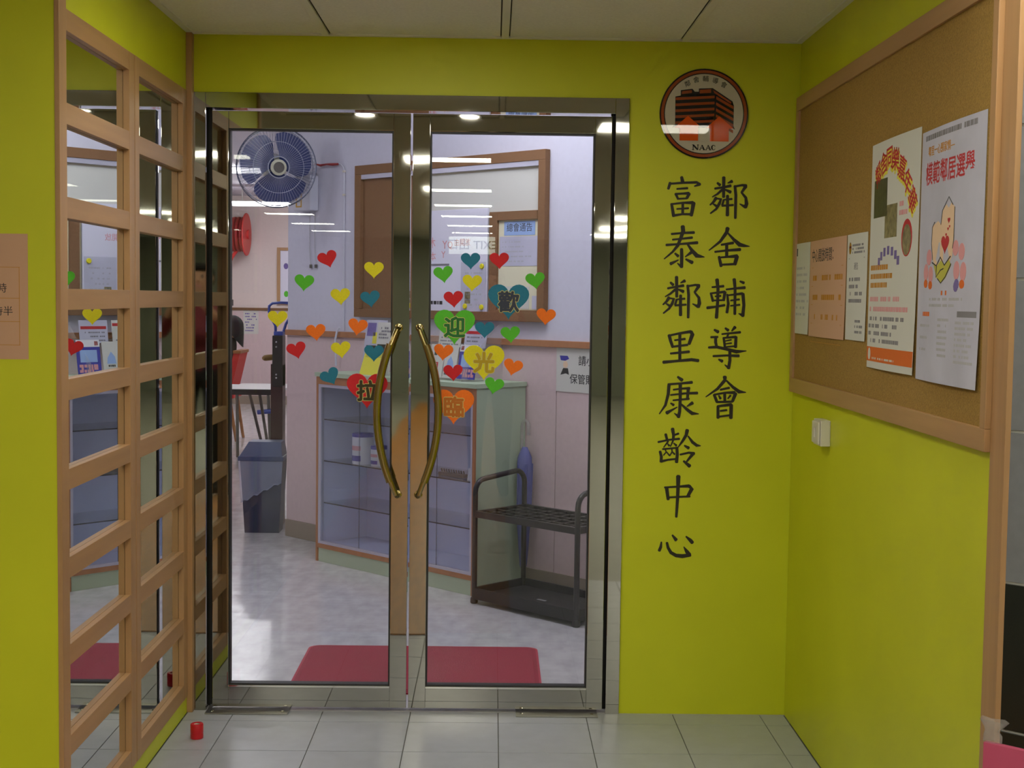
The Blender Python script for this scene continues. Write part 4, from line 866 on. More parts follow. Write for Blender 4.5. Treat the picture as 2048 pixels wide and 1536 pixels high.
# ---- showcase
CW, CD_, CH_ = 1.215, 0.345, 1.015
sc_ = obthing('display_case', 0.735+CW/2, 0.012, 0, 'glass-fronted display case with pale green sides behind the glass doors', 'cabinet')
h = CW/2; f = -CD_
G().bbox((h-0.020, f+0.010, 0.0005), (h, 0, CH_-0.022), 0.001).build('side_panel', 'laminate_green', sc_, local=True)
G().bbox((-h, f+0.010, 0.0005), (-h+0.020, 0, CH_-0.022), 0.001).build('side_panel', 'laminate_green', sc_, local=True)
G().bbox((-h-0.008, f-0.006, CH_-0.022), (h+0.008, 0, CH_), 0.002).build('top_board', 'laminate_green', sc_, local=True)
G().box((-h+0.02, f+0.004, 0.075), (h-0.02, 0, 0.095)).build('bottom_board', 'case_inside', sc_, local=True)
G().box((-h+0.02, -0.008, 0.095), (h-0.02, 0, CH_-0.022)).build('back_panel', 'case_inside', sc_, local=True)
G().box((-h+0.02, f+0.004, 0.0005), (h-0.02, f+0.020, 0.074)).build('plinth', 'laminate_green', sc_, local=True)
for a, b in (((-h, f, 0.0005), (-h+0.016, f+0.010, CH_-0.022)), ((h-0.016, f, 0.0005), (h, f+0.010, CH_-0.022)), ((-h+0.016, f, CH_-0.062), (h-0.016, f+0.010, CH_-0.0225)), ((-h+0.016, f, 0.074), (h-0.016, f+0.010, 0.098))):
    G().bbox(a, b, 0.0012).build('wood_edging', 'case_wood', sc_, local=True)
for a, b in (((-h+0.016, f+0.002, 0.098), (-h+0.036, f+0.026, CH_-0.062)), ((h-0.030, f+0.002, 0.098), (h-0.016, f+0.026, CH_-0.062)), ((-h+0.036, f+0.002, 0.098), (h-0.030, f+0.026, 0.112)), ((-h+0.036, f+0.002, CH_-0.078), (h-0.030, f+0.026, CH_-0.062))):
    G().bbox(a, b, 0.001).build('track', 'aluminium', sc_, local=True)
for q, (a, b, y) in enumerate(((-h+0.036, -0.252, 0.008), (-0.272, 0.01, 0.015), (0.0, 0.340, 0.008), (0.328, h-0.030, 0.015))):
    pn = G().box((a, f+y, 0.112), (b, f+y+0.005, CH_-0.078)).build('sliding_pane', 'case_glass', sc_, local=True)
    G().box((b-0.003, f+y-0.0006, 0.112), (b, f+y-0.0001, CH_-0.078)).build('pane_edge', 'ink_dark', pn, local=True)
for z in (0.318, 0.543, 0.766):
    sf = G().box((-h+0.021, f+0.030, z-0.006), (h-0.021, -0.009, z)).build('shelf', 'case_glass', sc_, local=True)
    G().box((-h+0.021, f+0.0285, z-0.006), (h-0.021, f+0.0298, z)).build('shelf_edge', 'ink_dark', sf, local=True)
for x in (-h+0.0205, h-0.0225): G().box((x, f+0.030, 0.096), (x+0.002, -0.009, CH_-0.0225)).build('side_lining', 'case_inside', sc_, local=True)
# cans and card in the showcase
for q, (s_, r, hh, l) in enumerate(((1.005, 0.056, 0.160, 'tall white tin with a blue lid on the middle shelf of the display case'), (1.135, 0.042, 0.105, 'shorter white tin beside the tall one on the display case shelf'))):
    t = obthing('tin', s_, 0.012+CD_-0.10, 0.5433, l, 'tin', 'tins in the display case')
    b = G().lathe([(r*0.98, 0), (r, 0.004), (r, hh-0.02), (r*0.98, hh-0.016)], (0, 0, 0), n=28).build('body', 'can_white', t, local=True, smooth=True)
    G().lathe([(r*1.02, hh-0.018), (r*1.02, hh-0.002), (r*0.96, hh)], (0, 0, 0), n=28).build('lid', 'can_blue', t, local=True, smooth=True)
    for z0, z1_, m_, a0, a1 in ((hh*0.10, hh*0.28, 'can_blue', -2.3, -0.9), (hh*0.45, hh*0.60, 'ink_pink', -2.2, -0.9)):
        g = G(); n = 8; vs = [(math.cos(a0+(a1-a0)*i/n)*(r+0.0006), math.sin(a0+(a1-a0)*i/n)*(r+0.0006), z) for z in (z0, z1_) for i in range(n+1)]
        g.add(vs, [(i, i+1, n+2+i, n+1+i) for i in range(n)]).build('print', m_, b, local=True)
t = obthing('price_card', 1.885, 0.012+CD_-0.06, 0.5433, 'small white price card at the right end of the display case shelf', 'card')
cdp = G().prism([(-0.045, 0), (0.045, 0), (0.045, 0.058), (-0.045, 0.058)], (0, 0, 0), LX, (LZ+LY*0.15).normalized(), (0, -0.001, 0)).build('card', 'can_white', t, local=True)
G().text('$64', (0.0, 0.003, 0.030), LX, (LZ+LY*0.15).normalized(), (0, -0.0016, 0), 0.036, 0.01).build('lettering', 'ink_dark', cdp, local=True)
t = obthing('dark_comb', 1.70, 0.012+CD_-0.10, 0.5433, 'low dark spiky item lying on the middle shelf of the display case', 'ornament')
G().bbox((-0.09, -0.02, 0), (0.09, 0.02, 0.018), 0.004).build('base', 'metal_grey', t, local=True)
g = G()
for q in range(10): g.tube([(-0.08+0.0175*q, 0, 0.018), (-0.082+0.0175*q, -0.004, 0.034)], 0.004, 5)
g.build('teeth', 'metal_grey', t, local=True)
# ---- leaflets on the showcase
def leaflet(s, off, z, wd_, hg, m_, label, lean=0.20, yaw_=0.0, prints=(), group='leaflets on the display case'):
    t = obthing('leaflet', s, off, CH_+z+0.0006, label, 'leaflet', group); t.rotation_euler.z = RZ+yaw_
    ez = (LZ+LY*lean).normalized(); nn = LX.cross(ez).normalized()
    if nn.y > 0: nn = -nn
    sh = G().prism(rect(-wd_/2, 0, wd_/2, hg), (0, 0, 0), LX, ez, -nn*0.003).build('sheet', m_, t, local=True)
    for kind, P, mm in prints:
        g = G()
        if kind == 'p': g.prism(P, nn*0.0002, LX, ez, nn*0.0004)
        elif kind == 't': g.text(P[0], nn*0.0002+LX*P[1]+ez*P[2], LX, ez, nn*0.0006, P[3], 0.02)
        elif kind == 'r': print_rows(g, nn*0.0002, LX, ez, nn*0.0004, *P)
        g.build('print', mm, sh, local=True)
    return t
leaflet(1.015, 0.215, 0, 0.165, 0.285, 'paper_lilac', 'lilac leaflet with dark pictures behind the small teal heart', 0.15, 0.0, (('p', rect(-0.07, 0.20, 0.0, 0.27), 'ink_purple'), ('p', rect(-0.065, 0.09, 0.065, 0.15), 'photo_dark'), ('p', rect(-0.02, 0.16, 0.03, 0.22), 'ink_yellow')))
leaflet(1.150, 0.262, 0, 0.120, 0.275, 'paper', 'white leaflet beside the lilac one next to the left bowed handle', 0.12, 0.0, (('r', (-0.045, 0.045, 0.24, 0.19, 4, 0.010), 'ink_grey'), ('p', rect(-0.05, 0.11, 0.05, 0.16), 'photo_dark')))
leaflet(1.105, 0.300, 0, 0.165, 0.125, 'ink_yellow', 'yellow sheet on the display case under the small teal heart', 0.35, 0.0, (('p', rect(-0.07, 0.095, 0.07, 0.12), 'ink_green'),))
hol = obthing('leaflet_rack', 1.585, 0.012, CH_+0.0006, 'clear tiered leaflet rack on the right end of the display case', 'rack')
for x in (-0.205, 0.200):
    G().prism([(0, 0), (-0.28, 0), (-0.28, 0.06), (-0.03, 0.275), (0, 0.275)], (x, 0, 0), LY, LZ, (0.004, 0, 0)).build('side_plate', 'rack_clear', hol, local=True)
for y, z in ((-0.05, 0.150), (-0.26, 0.004)): G().box((-0.201, y-0.004, z), (0.200, y+0.05, z+0.004)).build('shelf', 'rack_clear', hol, local=True)
leaflet(1.465, 0.075, 0.155, 0.165, 0.115, 'paper', 'white leaflet with a red stripe in the upper tier of the rack', 0.15, 0, (('p', rect(-0.08, 0.085, 0.08, 0.10), 'ink_red'), ('r', (-0.07, 0.07, 0.06, 0.01, 4, 0.007), 'ink_grey')))
leaflet(1.650, 0.075, 0.155, 0.155, 0.115, 'paper_lilac', 'pale leaflet with red lines in the upper tier behind the large teal heart', 0.15, 0, (('p', rect(-0.07, 0.07, 0.07, 0.085), 'ink_red'), ('r', (-0.06, 0.06, 0.05, 0.01, 3, 0.007), 'ink_grey')))
leaflet(1.432, 0.250, 0.010, 0.095, 0.160, 'paper_lilac', 'pale leaflet with a red border at the left end of the rack', 0.18, 0, (('p', rect(-0.04, 0.12, 0.04, 0.135), 'ink_red'), ('r', (-0.035, 0.035, 0.10, 0.03, 5, 0.008), 'ink_grey')))
leaflet(1.545, 0.250, 0.010, 0.100, 0.165, 'paper', 'white leaflet with a red seal character beside the right bowed handle', 0.18, 0, (('t', ('開', -0.01, 0.045, 0.06), 'ink_red'), ('p', rect(-0.02, 0.11, 0.0, 0.16), 'photo_dark')))
leaflet(1.650, 0.252, 0.010, 0.090, 0.160, 'paper', 'white leaflet with a small blue figure between the red seal sheet and the blue booklet', 0.18, 0, (('p', [(-0.025, 0.05), (0.025, 0.05), (0.02, 0.08), (0.0, 0.11), (-0.02, 0.085)], 'paper_blue'), ('r', (-0.035, 0.03, 0.035, 0.015, 2, 0.010), 'ink_dark')))
leaflet(1.770, 0.252, 0.010, 0.125, 0.170, 'can_blue', 'blue booklet with a white heading behind the large yellow heart', 0.18, 0, (('p', rect(-0.0625, 0.135, 0.0625, 0.170), 'can_white'), ('p', rect(-0.055, 0.142, -0.035, 0.163), 'ink_red'), ('r', (-0.045, 0.05, 0.035, 0.010, 3, 0.014), 'ink_pink'), ('p', rect(-0.045, 0.06, 0.045, 0.12), 'paper_blue')))
# ---- umbrella and shoe rack
rk = thing('umbrella_rack', ((0.954+1.403)/2, (1.691+1.242)/2, 0), 'black tubular two-tier umbrella rack standing before the display case', 'rack', rz=RZ)
rw, rd = 0.3175, 0.33
def hoop(x, name='end_frame'):
    P = [(x, 0, 0.02), (x, 0, 0.52)]
    for i in range(1, 6): a = math.pi/2*i/5; P.append((x, 0.06-0.06*math.cos(a), 0.52+0.06*math.sin(a)))
    P += [(x, rd-0.06, 0.60)]
    for i in range(1, 6): a = math.pi/2*i/5; P.append((x, rd-0.06+0.06*math.sin(a), 0.54+0.06*math.cos(a)))
    P += [(x, rd, 0.02)]
    e = G().tube(P, 0.0125, 10).build(name, 'rack_metal', rk, local=True, smooth=True)
    for y in (0, rd): G().lathe([(0.014, 0.0005), (0.018, 0.004), (0.018, 0.022), (0.0145, 0.030)], (x, y, 0), n=14).build('foot', 'rack_metal', e, local=True, smooth=True)
hoop(-rw); hoop(rw)
g = G()
for a, b in (((-rw, -0.010, 0.405), (rw, 0.012, 0.435)), ((-rw, rd-0.012, 0.405), (rw, rd+0.010, 0.435)), ((-rw, 0.012, 0.405), (-rw+0.018, rd-0.012, 0.435)), ((rw-0.018, 0.012, 0.405), (rw, rd-0.012, 0.435))): g.bbox(a, b, 0.003)
g.build('grid_frame', 'rack_metal', rk, local=True)
for i in range(1, 9): G().box((-rw+i*2*rw/9-0.006, 0.012, 0.418), (-rw+i*2*rw/9+0.006, rd-0.012, 0.430)).build('grid_bar', 'rack_metal', rk, local=True)
for j in range(1, 5): G().box((-rw+0.018, j*rd/5-0.006, 0.4185), (rw-0.018, j*rd/5+0.006, 0.4305)).build('grid_bar', 'rack_metal', rk, local=True)
ty = G().box((-rw, 0.0, 0.030), (rw, rd, 0.040)); 
for a, b in (((-rw, -0.012, 0.022), (rw, 0.0, 0.075)), ((-rw, rd, 0.022), (rw, rd+0.010, 0.075)), ((-rw-0.008, 0.0, 0.022), (-rw+0.004, rd, 0.075)), ((rw-0.004, 0.0, 0.022), (rw+0.008, rd, 0.075))): ty.bbox(a, b, 0.003)
tyo = ty.build('drip_tray', 'rack_tray', rk, local=True)
G().box((-0.05, 0.14, 0.0402), (0.0, 0.155, 0.0412)).build('label', 'ink_pale', tyo, local=True)
# umbrella standing at the back of the rack
um = obthing('umbrella', 2.0, 0.065, 0.101, 'folded blue umbrella with a clear hooked handle, beside the display case', 'umbrella')
G().lathe([(0.010, 0.0), (0.018, 0.02), (0.026, 0.12), (0.034, 0.32), (0.037, 0.50), (0.035, 0.55), (0.022, 0.58), (0.012, 0.60)], (0, 0, 0.0), n=12).build('canopy', 'umbrella_blue', um, local=True, smooth=True)
for q in range(5):
    a = q*1.257; G().tube([(0.010*math.cos(a), 0.010*math.sin(a), 0.02), (0.030*math.cos(a+0.4), 0.030*math.sin(a+0.4), 0.25), (0.036*math.cos(a+0.7), 0.036*math.sin(a+0.7), 0.52)], [0.004, 0.008, 0.006], 6).build('fold', 'umbrella_blue', um, local=True, smooth=True)
P = [(0, 0, 0.58), (0, 0, 0.70)]+[(0.022-0.022*math.cos(a), 0, 0.70+0.03*math.sin(a)) for a in (0.5, 1.0, 1.57, 2.1, 2.6, 3.14)]+[(0.044, 0, 0.66)]
G().tube([(p[0]-0.02, p[1], p[2]) for p in P], 0.008, 8).build('handle', 'clear_plastic', um, local=True, smooth=True)
# ---- door mat
dm = thing('door_mat', (0.765, 0.60, 0), 'dark red rubber-edged mat on the floor just inside the doors', 'mat')
g = G(); Pm = rrect(0.300, 0.20, 1.222, 0.865, 0.045); g.prism(Pm, (0, 0, 0.0005), TX, TY, TZ*0.006); g.build('border', 'mat_edge', dm)
Pi = rrect(0.325, 0.225, 1.197, 0.840, 0.03); k = len(Pi)
G().add([(x, y, 0.0065) for x, y in rrect(0.308, 0.208, 1.214, 0.857, 0.04)]+[(x, y, 0.013) for x, y in Pi], [(i, (i+1) % k, k+(i+1) % k, k+i) for i in range(k)]+[tuple(range(k, 2*k))]).build('pile', 'mat_red', dm)
# ---- waste bin with liner
wbn = thing('waste_bin', (-0.345, 3.60, 0), 'dark blue swing-lid waste bin with a plastic liner beside the pink wall end', 'bin')
def taper(x0, x1, y0, y1, X0, X1, Y0, Y1, z0, z1_):
    return [(x0, y0, z0), (x1, y0, z0), (x1, y1, z0), (x0, y1, z0), (X0, Y0, z1_), (X1, Y0, z1_), (X1, Y1, z1_), (X0, Y1, z1_)], [(0, 3, 2, 1), (4, 5, 6, 7), (0, 1, 5, 4), (1, 2, 6, 5), (2, 3, 7, 6), (3, 0, 4, 7)]
G().add(*taper(-0.445, -0.240, 3.53, 3.68, -0.470, -0.218, 3.515, 3.70, 0.0005, 0.435)).build('body', 'bin_dark', wbn)
G().bbox((-0.482, 3.505, 0.435), (-0.212, 3.71, 0.462), 0.004).build('rim', 'bin_blue', wbn)
G().add(*taper(-0.474, -0.220, 3.512, 3.70, -0.425, -0.232, 3.555, 3.70, 0.462, 0.545)).build('lid', 'bin_blue', wbn)
vs = []; n = 12
for i in range(n+1):
    x = -0.4805+0.265*i/n; zb = 0.185+0.125*(i/n)+0.008*math.sin(i*2.1)
    for j in range(6):
        z = 0.434+(zb-0.434)*j/5; xc = -0.345+(x+0.345)*(0.80+0.20*z/0.434); vs.append((xc, 3.508+0.004*math.sin(i*1.7+j*1.3)*(j > 0)+0.010*(0.434-z)/0.4, z))
fs = [(i*6+j, (i+1)*6+j, (i+1)*6+j+1, i*6+j+1) for i in range(n) for j in range(5)]
k = len(vs); vs += [(x, y-0.0012, z) for x, y, z in vs]; fs += [tuple(reversed([q+k for q in f_])) for f_ in fs]
G().add(vs, fs).build('liner', 'bag_film', wbn, smooth=True, auto=80)
g = G().tube([vs[i*6+5] for i in range(n+1)], 0.004, 6); g.build('liner_hem', 'bag_film', wbn)
# ---- exercise machine beside the wall end
mc = thing('exercise_machine', (-0.297, 3.85, 0), 'dark upright machine with a blue loop frame on top beside the waste bin', 'machine')
G().bbox((-0.336, 3.80, 0.0005), (-0.262, 3.92, 1.00), 0.006).build('column', 'machine_maroon', mc)
G().bbox((-0.326, 3.795, 0.86), (-0.262, 3.915, 1.175), 0.006).build('upper_column', 'machine_dark', mc)
for z in (1.135, 1.105, 0.935, 0.915): G().lathe([(0.006, 0), (0.006, 0.003), (0.003, 0.005)], (-0.300, 3.795, z), (0, -1, 0), 10).build('bolt', 'chrome', mc)
G().bbox((-0.318, 3.80, 1.175), (-0.262, 3.90, 1.200), 0.005).build('collar', 'loop_blue', mc)
LP = [(-0.310, 1.20), (-0.312, 1.235), (-0.335, 1.28), (-0.352, 1.32), (-0.350, 1.355), (-0.330, 1.372), (-0.28, 1.376), (-0.225, 1.374), (-0.207, 1.36), (-0.205, 1.325), (-0.222, 1.285), (-0.248, 1.245), (-0.262, 1.20)]
G().tube([(x, 3.83, z) for x, z in LP], 0.0085, 8).build('loop_frame', 'loop_blue', mc, smooth=True)
G().tube([(-0.326, 3.84, 1.040), (-0.352, 3.82, 1.038), (-0.372, 3.80, 1.036), (-0.380, 3.79, 1.035)], [0.018, 0.019, 0.018, 0.010], 14).build('roller', 'roller_tan', mc, smooth=True)
# ================================================================== far end of the room
hr = thing('hose_reel', (-2.45, 13.05, 1.9), 'red fire hose reel on the wall at the far left of the room', 'hose reel')
HX = Vector((-2.39, 13.0, 2.19))
G().lathe([(0.06, -0.22), (0.06, 0.30)], HX, (1, -0.03, 0), 16).build('axle', 'reel_red', hr, smooth=True)
for d in (-0.03, 0.26): G().lathe([(0.06, d-0.008), (0.268, d-0.008), (0.273, d), (0.268, d+0.010), (0.06, d+0.014)], HX, (1, -0.03, 0), 32).build('flange', 'reel_red', hr, smooth=True)
for q in range(5): G().lathe([(0.20, -0.01+q*0.052), (0.222, 0.002+q*0.052), (0.222, 0.026+q*0.052), (0.20, 0.038+q*0.052)], HX, (1, -0.03, 0), 24).build('hose_turn', 'hose', hr, smooth=True)
G().tube([(-2.25, 12.98, 1.98), (-2.31, 12.98, 1.90), (-2.345, 13.0, 1.82), (-2.35, 13.0, 1.36)], 0.022, 8).build('supply_pipe', 'reel_red', hr, smooth=True)
G().bbox((-2.40, 12.96, 1.28), (-2.30, 13.04, 1.36), 0.01).build('valve', 'machine_dark', hr)
t = thing('framed_notice', (-1.66, 13.3, 1.30), 'wood-framed pale blue notice on the far pink wall behind the blue loop frame', 'notice board')
G().box((-1.76, 13.285, 1.31), (-1.30, 13.2995, 2.02)).build('sheet', 'paper_blue' if False else 'whiteboard', t)
for a, b in (((-1.785, 13.27, 1.30), (-1.742, 13.2995, 2.04)), ((-1.742, 13.27, 2.0), (-1.30, 13.2995, 2.04)), ((-1.742, 13.27, 1.30), (-1.30, 13.2995, 1.335))): G().bbox(a, b, 0.003).build('frame_member', 'wood', t)
for c, x, z in (('ink_purple', -1.67, 1.80), ('foam_g', -1.665, 1.44)): G().prism(ellipse(0.03, 0.04, 12), (x, 13.285, z), TX, TZ, NY*0.001).build('print', c, t)
t = thing('notice', (-2.12, 13.3, 0.916), 'small white notice on the pink wall above the folding table', 'notice')
sh = G().box((-2.221, 13.297, 0.916), (-2.026, 13.2995, 1.222)).build('sheet', 'paper', t)
g = G(); print_rows(g, Vector((0, 13.297, 0)), TX, TZ, NY*0.0006, -2.20, -2.05, 1.17, 0.95, 7, 0.016, 0.6); g.build('print', 'ink_purple', sh)
# folding table
tb = thing('folding_table', (-1.05, 6.55, 0), 'white folding table with grey metal legs behind the waste bin', 'table')
G().bbox((-1.55, 6.28, 0.655), (-0.70, 6.85, 0.675), 0.003).build('table_top', 'table_white', tb)
G().bbox((-1.55, 6.272, 0.628), (-0.70, 6.282, 0.672), 0.002).build('edge_band', 'machine_dark', tb)
for x in (-1.50, -0.915):
    for y, dy in ((6.33, 0.42), (6.78, -0.42)): G().tube([(x, y, 0.655), (x+0.13, y+dy*0.35, 0.0)], 0.0125, 8).build('leg', 'metal_grey', tb, smooth=True)
    G().tube([(x+0.10, 6.44, 0.22), (x+0.10, 6.66, 0.22)], 0.009, 6).build('brace', 'metal_grey', tb)
t = thing('second_table', (-0.95, 7.5, 0), 'grey metal table legs with a blue cross bar farther back under the table', 'table')
G().bbox((-1.25, 7.3, 0.60), (-0.55, 7.85, 0.62), 0.003).build('table_top', 'table_white', t)
for x, a in ((-0.93, 0.10), (-0.86, 0.02), (-1.2, 0.0)): G().tube([(x, 7.35, 0.60), (x+a*0.2, 7.38, 0.0)], 0.014, 8).build('leg', 'metal_grey', t, smooth=True)
G().tube([(-1.02, 7.34, 0.40), (-0.80, 7.34, 0.42)], 0.02, 8).build('cross_bar', 'loop_blue', t, smooth=True)
# red chair
rc = thing('red_chair', (-1.70, 8.85, 0), 'red upholstered chair with wooden legs at the far left of the room', 'chair')
G().bbox((-1.93, 8.63, 0.42), (-1.47, 9.08, 0.485), 0.012).build('seat', 'chair_red', rc)
g = G(); g.add([(-1.56, 8.62, 0.47), (-1.50, 8.62, 0.47), (-1.50, 9.05, 0.47), (-1.56, 9.05, 0.47), (-1.47, 8.62, 0.86), (-1.41, 8.62, 0.86), (-1.41, 9.05, 0.86), (-1.47, 9.05, 0.86)], [(0, 3, 2, 1), (4, 5, 6, 7), (0, 1, 5, 4), (1, 2, 6, 5), (2, 3, 7, 6), (3, 0, 4, 7)]); g.build('backrest', 'chair_red', rc)
G().bbox((-1.475, 8.61, 0.855), (-1.400, 9.06, 0.885), 0.006).build('top_rail', 'chair_wood', rc)
for x0, x1 in ((-1.52, -1.45), (-1.90, -1.92)):
    for y in (8.66, 9.04): G().tube([(x0, y, 0.43), (x1, y, 0.0)], [0.020, 0.014], 8).build('leg', 'chair_wood', rc, smooth=True)

# ================================================================== people
def skin_mesh(name, J, E_, root, mats, pick, parent, sub=2):
    """one continuous body grown over a skeleton: J name -> (x, y, z, radius)"""
    ks = list(J); me = bpy.data.meshes.new(name)
    me.from_pydata([J[k][:3] for k in ks], [(ks.index(a), ks.index(b)) for a, b in E_], [])
    ob = bpy.data.objects.new(name, me); C.objects.link(ob)
    ob.modifiers.new('skin', 'SKIN')
    if not me.skin_vertices: bpy.context.view_layer.objects.active = ob; me.skin_vertices.new() if hasattr(me.skin_vertices, 'new') else None
    for i, k in enumerate(ks):
        r = J[k][3]; me.skin_vertices[0].data[i].radius = (r, r) if not isinstance(r, tuple) else r
        me.skin_vertices[0].data[i].use_root = (k == root)
    s = ob.modifiers.new('sub', 'SUBSURF'); s.levels = sub; s.render_levels = sub
    bpy.context.view_layer.update()
    ev = ob.evaluated_get(bpy.context.evaluated_depsgraph_get()); m2 = bpy.data.meshes.new_from_object(ev)
    bpy.data.objects.remove(ob); bpy.data.meshes.remove(me)
    c = BASE[parent.name]
    for v in m2.vertices: v.co -= c
    m2.materials.clear()
    for x in mats: m2.materials.append(MATS[x])
    for p in m2.polygons: p.material_index = pick(p.center+c); p.use_smooth = True
    o = bpy.data.objects.new(name, m2); C.objects.link(o); o.parent = parent; BASE[o.name] = c; return o
def face_parts(par, h, fwd, r):
    """nose, eyes, mouth and ears set on a head centre h looking along fwd"""
    sd = fwd.cross(TZ).normalized()
    G().tube([h+fwd*(r*0.86)+TZ*r*0.12, h+fwd*(r*1.12)-TZ*r*0.18, h+fwd*(r*0.9)-TZ*r*0.26], [r*0.08, r*0.15, r*0.08], 8).build('nose', 'skin', par, smooth=True)
    for s in (-1, 1):
        G().lathe([(r*0.02, -r*0.02), (r*0.13, 0), (r*0.02, r*0.04)], h+fwd*r*0.90+sd*s*r*0.36+TZ*r*0.12, fwd, 10).build('eye', 'ink_dark', par, smooth=True)
        G().tube([h+sd*s*r*0.86+TZ*r*0.18-fwd*r*0.1, h+sd*s*r*1.0-fwd*r*0.15, h+sd*s*r*0.86-TZ*r*0.22-fwd*r*0.05], [r*0.1, r*0.16, r*0.08], 8).build('ear', 'skin', par, smooth=True)
    G().tube([h+fwd*r*0.84-TZ*r*0.55-sd*r*0.28, h+fwd*r*0.92-TZ*r*0.57, h+fwd*r*0.84-TZ*r*0.55+sd*r*0.28], r*0.06, 6).build('mouth', 'ink_pink', par, smooth=True)
def hair_cap(par, h, fwd, r, long=0.0):
    """hair shell over top and back of the head"""
    vs = []; n1, n2 = 14, 20; sd = fwd.cross(TZ).normalized()
    for i in range(n1+1):
        for j in range(n2):
            ph = 2*math.pi*j/n2; back = 0.5-0.5*math.cos(ph)           # 1 behind, 0 in front
            th = (i/n1)*(0.95+0.95*back)
            d = sd*math.sin(th)*math.sin(ph)+fwd*math.sin(th)*math.cos(ph)+TZ*math.cos(th)
            vs.append(h+d*r*1.14+TZ*r*0.05-TZ*long*(max(0, i/n1-0.75)*4)*back)
    fs = [(i*n2+j, i*n2+(j+1) % n2, (i+1)*n2+(j+1) % n2, (i+1)*n2+j) for i in range(n1) for j in range(n2)]
    G().add(vs, fs).build('hair', 'hair', par, smooth=True)
# ---- seated person at the far left
sp = thing('person', (-1.68, 8.85, 0), 'seated person with black hair and dark top on the red chair', 'person')
J = dict(hip=(-1.66, 8.85, 0.60, 0.13), waist=(-1.63, 8.85, 0.74, 0.11), chest=(-1.57, 8.85, 0.90, 0.115), neck=(-1.54, 8.85, 1.00, 0.055), head0=(-1.53, 8.85, 1.05, 0.075), head=(-1.525, 8.85, 1.10, 0.092), crown=(-1.52, 8.85, 1.15, 0.07),
 shl=(-1.57, 8.68, 0.93, 0.065), shr=(-1.57, 9.02, 0.93, 0.065), ell=(-1.68, 8.62, 0.70, 0.045), elr=(-1.68, 9.08, 0.70, 0.045), wrl=(-1.90, 8.68, 0.66, 0.032), wrr=(-1.90, 9.02, 0.66, 0.032),
 hpl=(-1.70, 8.76, 0.57, 0.085), hpr=(-1.70, 8.94, 0.57, 0.085), knl=(-2.08, 8.75, 0.55, 0.06), knr=(-2.08, 8.95, 0.55, 0.06), anl=(-2.06, 8.75, 0.09, 0.042), anr=(-2.06, 8.95, 0.09, 0.042), tol=(-2.20, 8.75, 0.035, 0.034), tor=(-2.20, 8.95, 0.035, 0.034))
E_ = [('hip', 'waist'), ('waist', 'chest'), ('chest', 'neck'), ('neck', 'head0'), ('head0', 'head'), ('head', 'crown'), ('chest', 'shl'), ('chest', 'shr'), ('shl', 'ell'), ('shr', 'elr'), ('ell', 'wrl'), ('elr', 'wrr'), ('hip', 'hpl'), ('hip', 'hpr'), ('hpl', 'knl'), ('hpr', 'knr'), ('knl', 'anl'), ('knr', 'anr'), ('anl', 'tol'), ('anr', 'tor')]
def fingers(J, E_, w, d, sidev, n):
    """palm and five fingers from wrist joint w, pointing along d"""
    wp = Vector(J[w][:3]); pm = wp+d*0.055; J[n+'p'] = (*pm, (0.034, 0.018)); E_.append((w, n+'p'))
    up_ = sidev.cross(d).normalized()
    for q, (off, ln) in enumerate(((-0.027, 0.060), (-0.009, 0.072), (0.009, 0.068), (0.027, 0.052))):
        k0 = pm+d*0.030+sidev*off; k1 = k0+d*ln*0.5-up_*0.006; k2 = k0+d*ln*0.85-up_*0.026
        for i, p in enumerate((k0, k1, k2)): J['%s%d%d' % (n, q, i)] = (*p, 0.0088-0.0008*i)
        E_ += [(n+'p', '%s%d0' % (n, q)), ('%s%d0' % (n, q), '%s%d1' % (n, q)), ('%s%d1' % (n, q), '%s%d2' % (n, q))]
    k0 = wp+d*0.035-sidev*0.032; k1 = k0+d*0.034-sidev*0.016; k2 = k1+d*0.028+sidev*0.006-up_*0.01
    for i, p in enumerate((k0, k1, k2)): J['%st%d' % (n, i)] = (*p, 0.0098-0.0006*i)
    E_ += [(n+'p', n+'t0'), (n+'t0', n+'t1'), (n+'t1', n+'t2')]
fingers(J, E_, 'wrl', Vector((-1, 0.1, -0.15)).normalized(), Vector((0, 1, 0)), 'fl'); fingers(J, E_, 'wrr', Vector((-1, -0.1, -0.15)).normalized(), Vector((0, -1, 0)), 'fr')
def pick_s(p):
    if p.z > 1.0: return 0
    if p.x < -1.91 and 0.6 < p.z < 0.75: return 0
    return 1 if p.z > 0.62 else 2
bd = skin_mesh('body', J, E_, 'hip', ('skin', 'shirt_black', 'trousers_black'), pick_s, sp)
hc = Vector((-1.522, 8.85, 1.108)); face_parts(sp, hc, Vector((-1, 0, 0)), 0.088); hair_cap(sp, hc, Vector((-1, 0, 0)), 0.096, 0.17)
